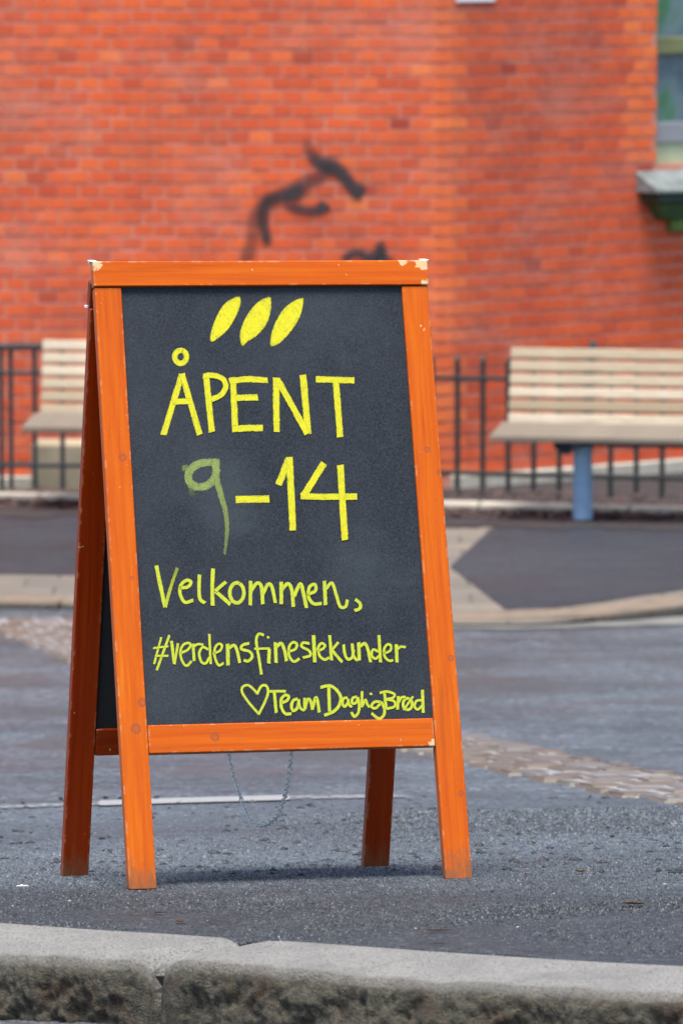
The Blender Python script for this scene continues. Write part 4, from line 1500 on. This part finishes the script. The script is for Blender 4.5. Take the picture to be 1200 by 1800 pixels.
S = Strokes()
S.stroke([(1095, 466), (1040, 402), (1008, 352), (1010, 322), (1040, 314), (1072, 340), (1088, 360)], 4.8, tL)
S.stroke([(1086, 360), (1108, 318), (1135, 318), (1143, 355), (1120, 415), (1093, 468)], 5, tL)
S.build('heart', 'yellow hand-drawn heart outline', MAT_Y2)
tN = lambda x, y: (560 + x / 6, 1195 + y / 6)
tO = lambda x, y: (420 + x / 7.5, 1190 + y / 7.5)
S = Strokes()
S.stroke([(392, 188), (618, 188)], 5.2, tO); S.stroke([(465, 190), (492, 473)], 6, tO)
S.stroke([(560, 345), (635, 308), (655, 255), (605, 240), (555, 300), (560, 400), (610, 482), (692, 485)], 5.8, tO)
S.stroke([(772, 288), (715, 310), (692, 385), (715, 445), (770, 405), (790, 300)], 5.8, tO); S.stroke([(785, 290), (800, 395), (850, 435), (872, 400)], 5.4, tO)
S.stroke([(865, 275), (868, 425)], 6, tO); S.stroke([(872, 410), (900, 300), (940, 310), (966, 435)], 5.6, tO); S.stroke([(966, 430), (1008, 275), (1035, 320), (1057, 468)], 5.8, tO)
S.stroke([(106, 72), (114, 335)], 6.4, tN); S.stroke([(18, 80), (110, 62), (180, 100), (232, 180), (215, 270), (150, 338), (58, 374)], 6.2, tN)
S.stroke([(305, 188), (262, 198), (250, 250), (275, 282), (308, 238), (312, 200)], 5.2, tN); S.stroke([(310, 200), (320, 262), (350, 288)], 5.2, tN)
S.stroke([(405, 178), (358, 192), (352, 245), (390, 243), (412, 195)], 5, tN); S.stroke([(412, 182), (426, 270), (415, 348), (375, 386), (343, 340)], 5.4, tN)
S.stroke([(457, 120), (454, 290)], 5.2, tN); S.stroke([(460, 272), (492, 212), (512, 260), (538, 290)], 5, tN); S.stroke([(538, 152), (563, 145)], 4.6, tN)
S.stroke([(655, 235), (592, 232), (553, 280), (600, 298), (655, 245)], 5.4, tN); S.stroke([(660, 232), (692, 310), (682, 378), (630, 407), (556, 352)], 5.6, tN)
S.stroke([(690, 122), (712, 308)], 5.6, tN); S.stroke([(642, 138), (720, 124), (795, 150), (782, 188), (712, 206)], 5, tN); S.stroke([(715, 206), (792, 225), (800, 280), (712, 308)], 5, tN)
S.stroke([(838, 172), (830, 314)], 5.8, tN); S.stroke([(842, 238), (870, 188), (915, 180)], 5, tN)
S.ellipse(936, 255, 48, 60, 5.6, tN); S.stroke([(893, 318), (994, 174)], 4.4, tN)
S.stroke([(1092, 105), (1101, 348)], 5.8, tN); S.stroke([(1086, 212), (1030, 224), (1008, 278), (1044, 312), (1092, 268)], 5, tN)
S.build('lettering', 'yellow handwriting reading Team DagligBrød', MAT_Y2)

# ------------------------------------------------------------------ exposed aggregate of the coarse asphalt
def aggregate():
    pts = []
    def field(y0, y1, sp, xa, xb):
        xs_ = np.arange(xa, xb, sp); ys_ = np.arange(y0, y1, sp)
        gx, gy = np.meshgrid(xs_, ys_)
        gx = gx + RNG.uniform(-.5, .5, gx.shape) * sp; gy = gy + RNG.uniform(-.5, .5, gy.shape) * sp
        pts.append(np.stack([gx.ravel(), gy.ravel()], 1))
    field(8.2, 10.3, .0088, -.82, .82)
    field(10.3, 12.4, .0125, -.92, .95)
    P = np.concatenate(pts)
    kb = np.interp(P[:, 0], [p.x for p in KB], [p.y for p in KB])
    ln = np.interp(P[:, 0], [p.x for p in LN], [p.y for p in LN])
    P = P[(P[:, 1] > kb + .012) & (P[:, 1] < ln)]
    n = len(P)
    P = P[RNG.random(n) < .86]; n = len(P)
    z = np.interp(P[:, 1], _ys, _zz) + .02 * (P[:, 0] + .15)
    r = RNG.uniform(.0024, .0056, n); h = r * RNG.uniform(.22, .62, n)
    a0 = RNG.uniform(0, 6.28, n)
    K = 5
    V = np.zeros((n, K + 1, 3))
    for k in range(K):
        a = a0 + 2 * np.pi * k / K
        rr = r * RNG.uniform(.7, 1.25, n)
        V[:, k, 0] = P[:, 0] + rr * np.cos(a); V[:, k, 1] = P[:, 1] + rr * np.sin(a); V[:, k, 2] = z - .0016
    V[:, K, 0] = P[:, 0] + r * RNG.uniform(-.3, .3, n); V[:, K, 1] = P[:, 1] + r * RNG.uniform(-.3, .3, n); V[:, K, 2] = z + h
    base = (np.arange(n) * (K + 1))[:, None]
    Fc = np.stack([np.concatenate([base + k, base + (k + 1) % K, base + K], 1) for k in range(K)], 1).reshape(-1, 3)
    me = bpy.data.meshes.new('aggregate')
    me.from_pydata(V.reshape(-1, 3).tolist(), [], Fc.tolist())
    tone = np.repeat(RNG.random(n), K)
    a = me.attributes.new('tone', 'FLOAT', 'FACE'); a.data.foreach_set('value', tone)
    M = Mat('asphalt_stone', rough=.5, spec=.3)
    c = M.coord()
    col = M.ramp(M.attr('tone'), [(0, (.013, .017, .021)), (.4, (.035, .044, .052)), (.8, (.078, .093, .108)), (.96, (.115, .132, .15)), (1, (.13, .14, .15))])
    big = M.noise(c, .8, 5, .6)
    col = M.mix(M.ramp(big, [(.38, 0.0), (.62, .4)]), col, (.02, .022, .027))
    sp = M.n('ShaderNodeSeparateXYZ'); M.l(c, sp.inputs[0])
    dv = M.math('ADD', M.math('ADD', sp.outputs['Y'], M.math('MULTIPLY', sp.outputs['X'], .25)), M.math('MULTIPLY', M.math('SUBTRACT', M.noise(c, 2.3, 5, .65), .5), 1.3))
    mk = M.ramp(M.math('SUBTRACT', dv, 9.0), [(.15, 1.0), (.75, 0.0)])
    col = M.mix(mk, col, M.mix(1.0, col, (.48, .47, .46), 'MULTIPLY'))  # stones darkened in colour for the same shade before the board
    M.color(col)
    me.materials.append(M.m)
    o = bpy.data.objects.new('aggregate', me)
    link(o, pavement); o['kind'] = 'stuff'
aggregate()

# ------------------------------------------------------------------ grit and litter on the pavement
def pebble(bm, c, r):
    n = 5
    a0 = random.uniform(0, 6.28); el = random.uniform(.6, 1.5)
    ring = []
    for k in range(n):
        a = a0 + 2 * math.pi * k / n
        rr = r * random.uniform(.75, 1.15)
        ring.append(bm.verts.new(c + Vector((rr * el * math.cos(a), rr * math.sin(a), r * random.uniform(.1, .35)))))
    base = [bm.verts.new(Vector((v.co.x, v.co.y, c.z - r * .3))) for v in ring]
    top = bm.verts.new(c + Vector((random.uniform(-.2, .2) * r, random.uniform(-.2, .2) * r, r * random.uniform(.55, .85))))
    for k in range(n):
        j = (k + 1) % n
        bm.faces.new((ring[k], ring[j], top)); bm.faces.new((base[k], base[j], ring[j], ring[k]))
def grit(name, label, mat, count, rmin, rmax, ylo, yhi, pw=2.0):
    bm = bmesh.new()
    for i in range(count):
        x = random.uniform(-150, 1350)
        y = ylo + (yhi - ylo) * random.random()
        P = on_ground(x, y)
        r = rmin + (rmax - rmin) * random.random() ** pw
        pebble(bm, P, r)
    o = bm_obj(name, bm, mat)
    tag(o, label, 'grit', kind='stuff')
grit('dark_grit', 'loose dark grit scattered over the coarse asphalt behind the sandwich board', MAT_PEB_D, 900, .0024, .0105, 1400, 1545, 2.6)
grit('dark_grit', 'sparse dark grit on the asphalt between the sandwich board and the kerb', MAT_PEB_D, 130, .002, .0055, 1540, 1640, 2.6)
grit('pale_grit', 'fine pale grit scattered over the asphalt', MAT_PEB_L, 60, .0016, .0035, 1402, 1650, 2.2)

def leaf(name, label, x, y, L, wd, ang, mat, cat, curl=.3, group=None):
    P = on_ground(x, y)
    bm = bmesh.new()
    n = 9
    rows = []
    for i in range(n):
        s = i / (n - 1) * 2 - 1
        hw = wd * (1 - s * s) ** .7 * (1 + .25 * math.sin(i * 2.1)) + .0004
        zc = .0025 + curl * L * s * s
        rows.append([bm.verts.new((s * L, -hw, zc + .35 * hw)), bm.verts.new((s * L, 0, zc)), bm.verts.new((s * L, hw, zc + .45 * hw))])
    for a_, b_ in zip(rows[:-1], rows[1:]):
        bm.faces.new((a_[0], b_[0], b_[1], a_[1])); bm.faces.new((a_[1], b_[1], b_[2], a_[2]))
    bmesh.ops.solidify(bm, geom=bm.faces[:], thickness=.0008)
    o = bm_obj(name, bm, mat)
    o.location = (P.x, P.y, zg(P.x, P.y) + .002)
    o.rotation_euler = (-.1, 0, ang)
    tag(o, label, cat, group)
    return o
MAT_LEAF2 = simple('orange_leaf', (.14, .07, .025), .6, .4, 60)
leaf('fallen_leaf', 'curled orange-brown dead leaf on the asphalt to the right of the front leg', 1021, 1537, .013, .006, .3, MAT_LEAF2, 'leaf')
leaf('fallen_leaf', 'small flat brown leaf on the grit by the stone setts', 1103, 1461, .010, .005, 1.0, MAT_LEAF, 'leaf')
leaf('fallen_leaf', 'dull brown leaf pressed into the asphalt near the kerb', 1112, 1594, .020, .008, -.2, MAT_LEAF, 'leaf', .05)
leaf('fallen_leaf', 'thin reddish leaf lying between the board and the kerb', 772, 1641, .022, .004, .1, MAT_LEAF, 'leaf', .05)
leaf('fallen_leaf', 'small tan leaf on the asphalt behind the right-hand leg', 922, 1530, .009, .004, .6, MAT_LEAF2, 'leaf', .1)
leaf('fallen_leaf', 'tiny tan leaf fragment on the asphalt below the left front leg', 316, 1625, .009, .005, -.5, MAT_LEAF2, 'leaf', .1)
leaf('paper_scrap', 'tiny white paper scrap on the asphalt by the rear left leg', 40, 1563, .011, .006, .1, MAT_PAPER, 'paper', .02)
leaf('twig', 'short black twig on the asphalt in front of the left leg', 283, 1610, .011, .003, .1, MAT_PEB_D, 'twig', .1)
leaf('twig', 'thin dark twig lying beside the kerb', 770, 1664, .014, .0015, .2, MAT_PEB_D, 'twig', .02)
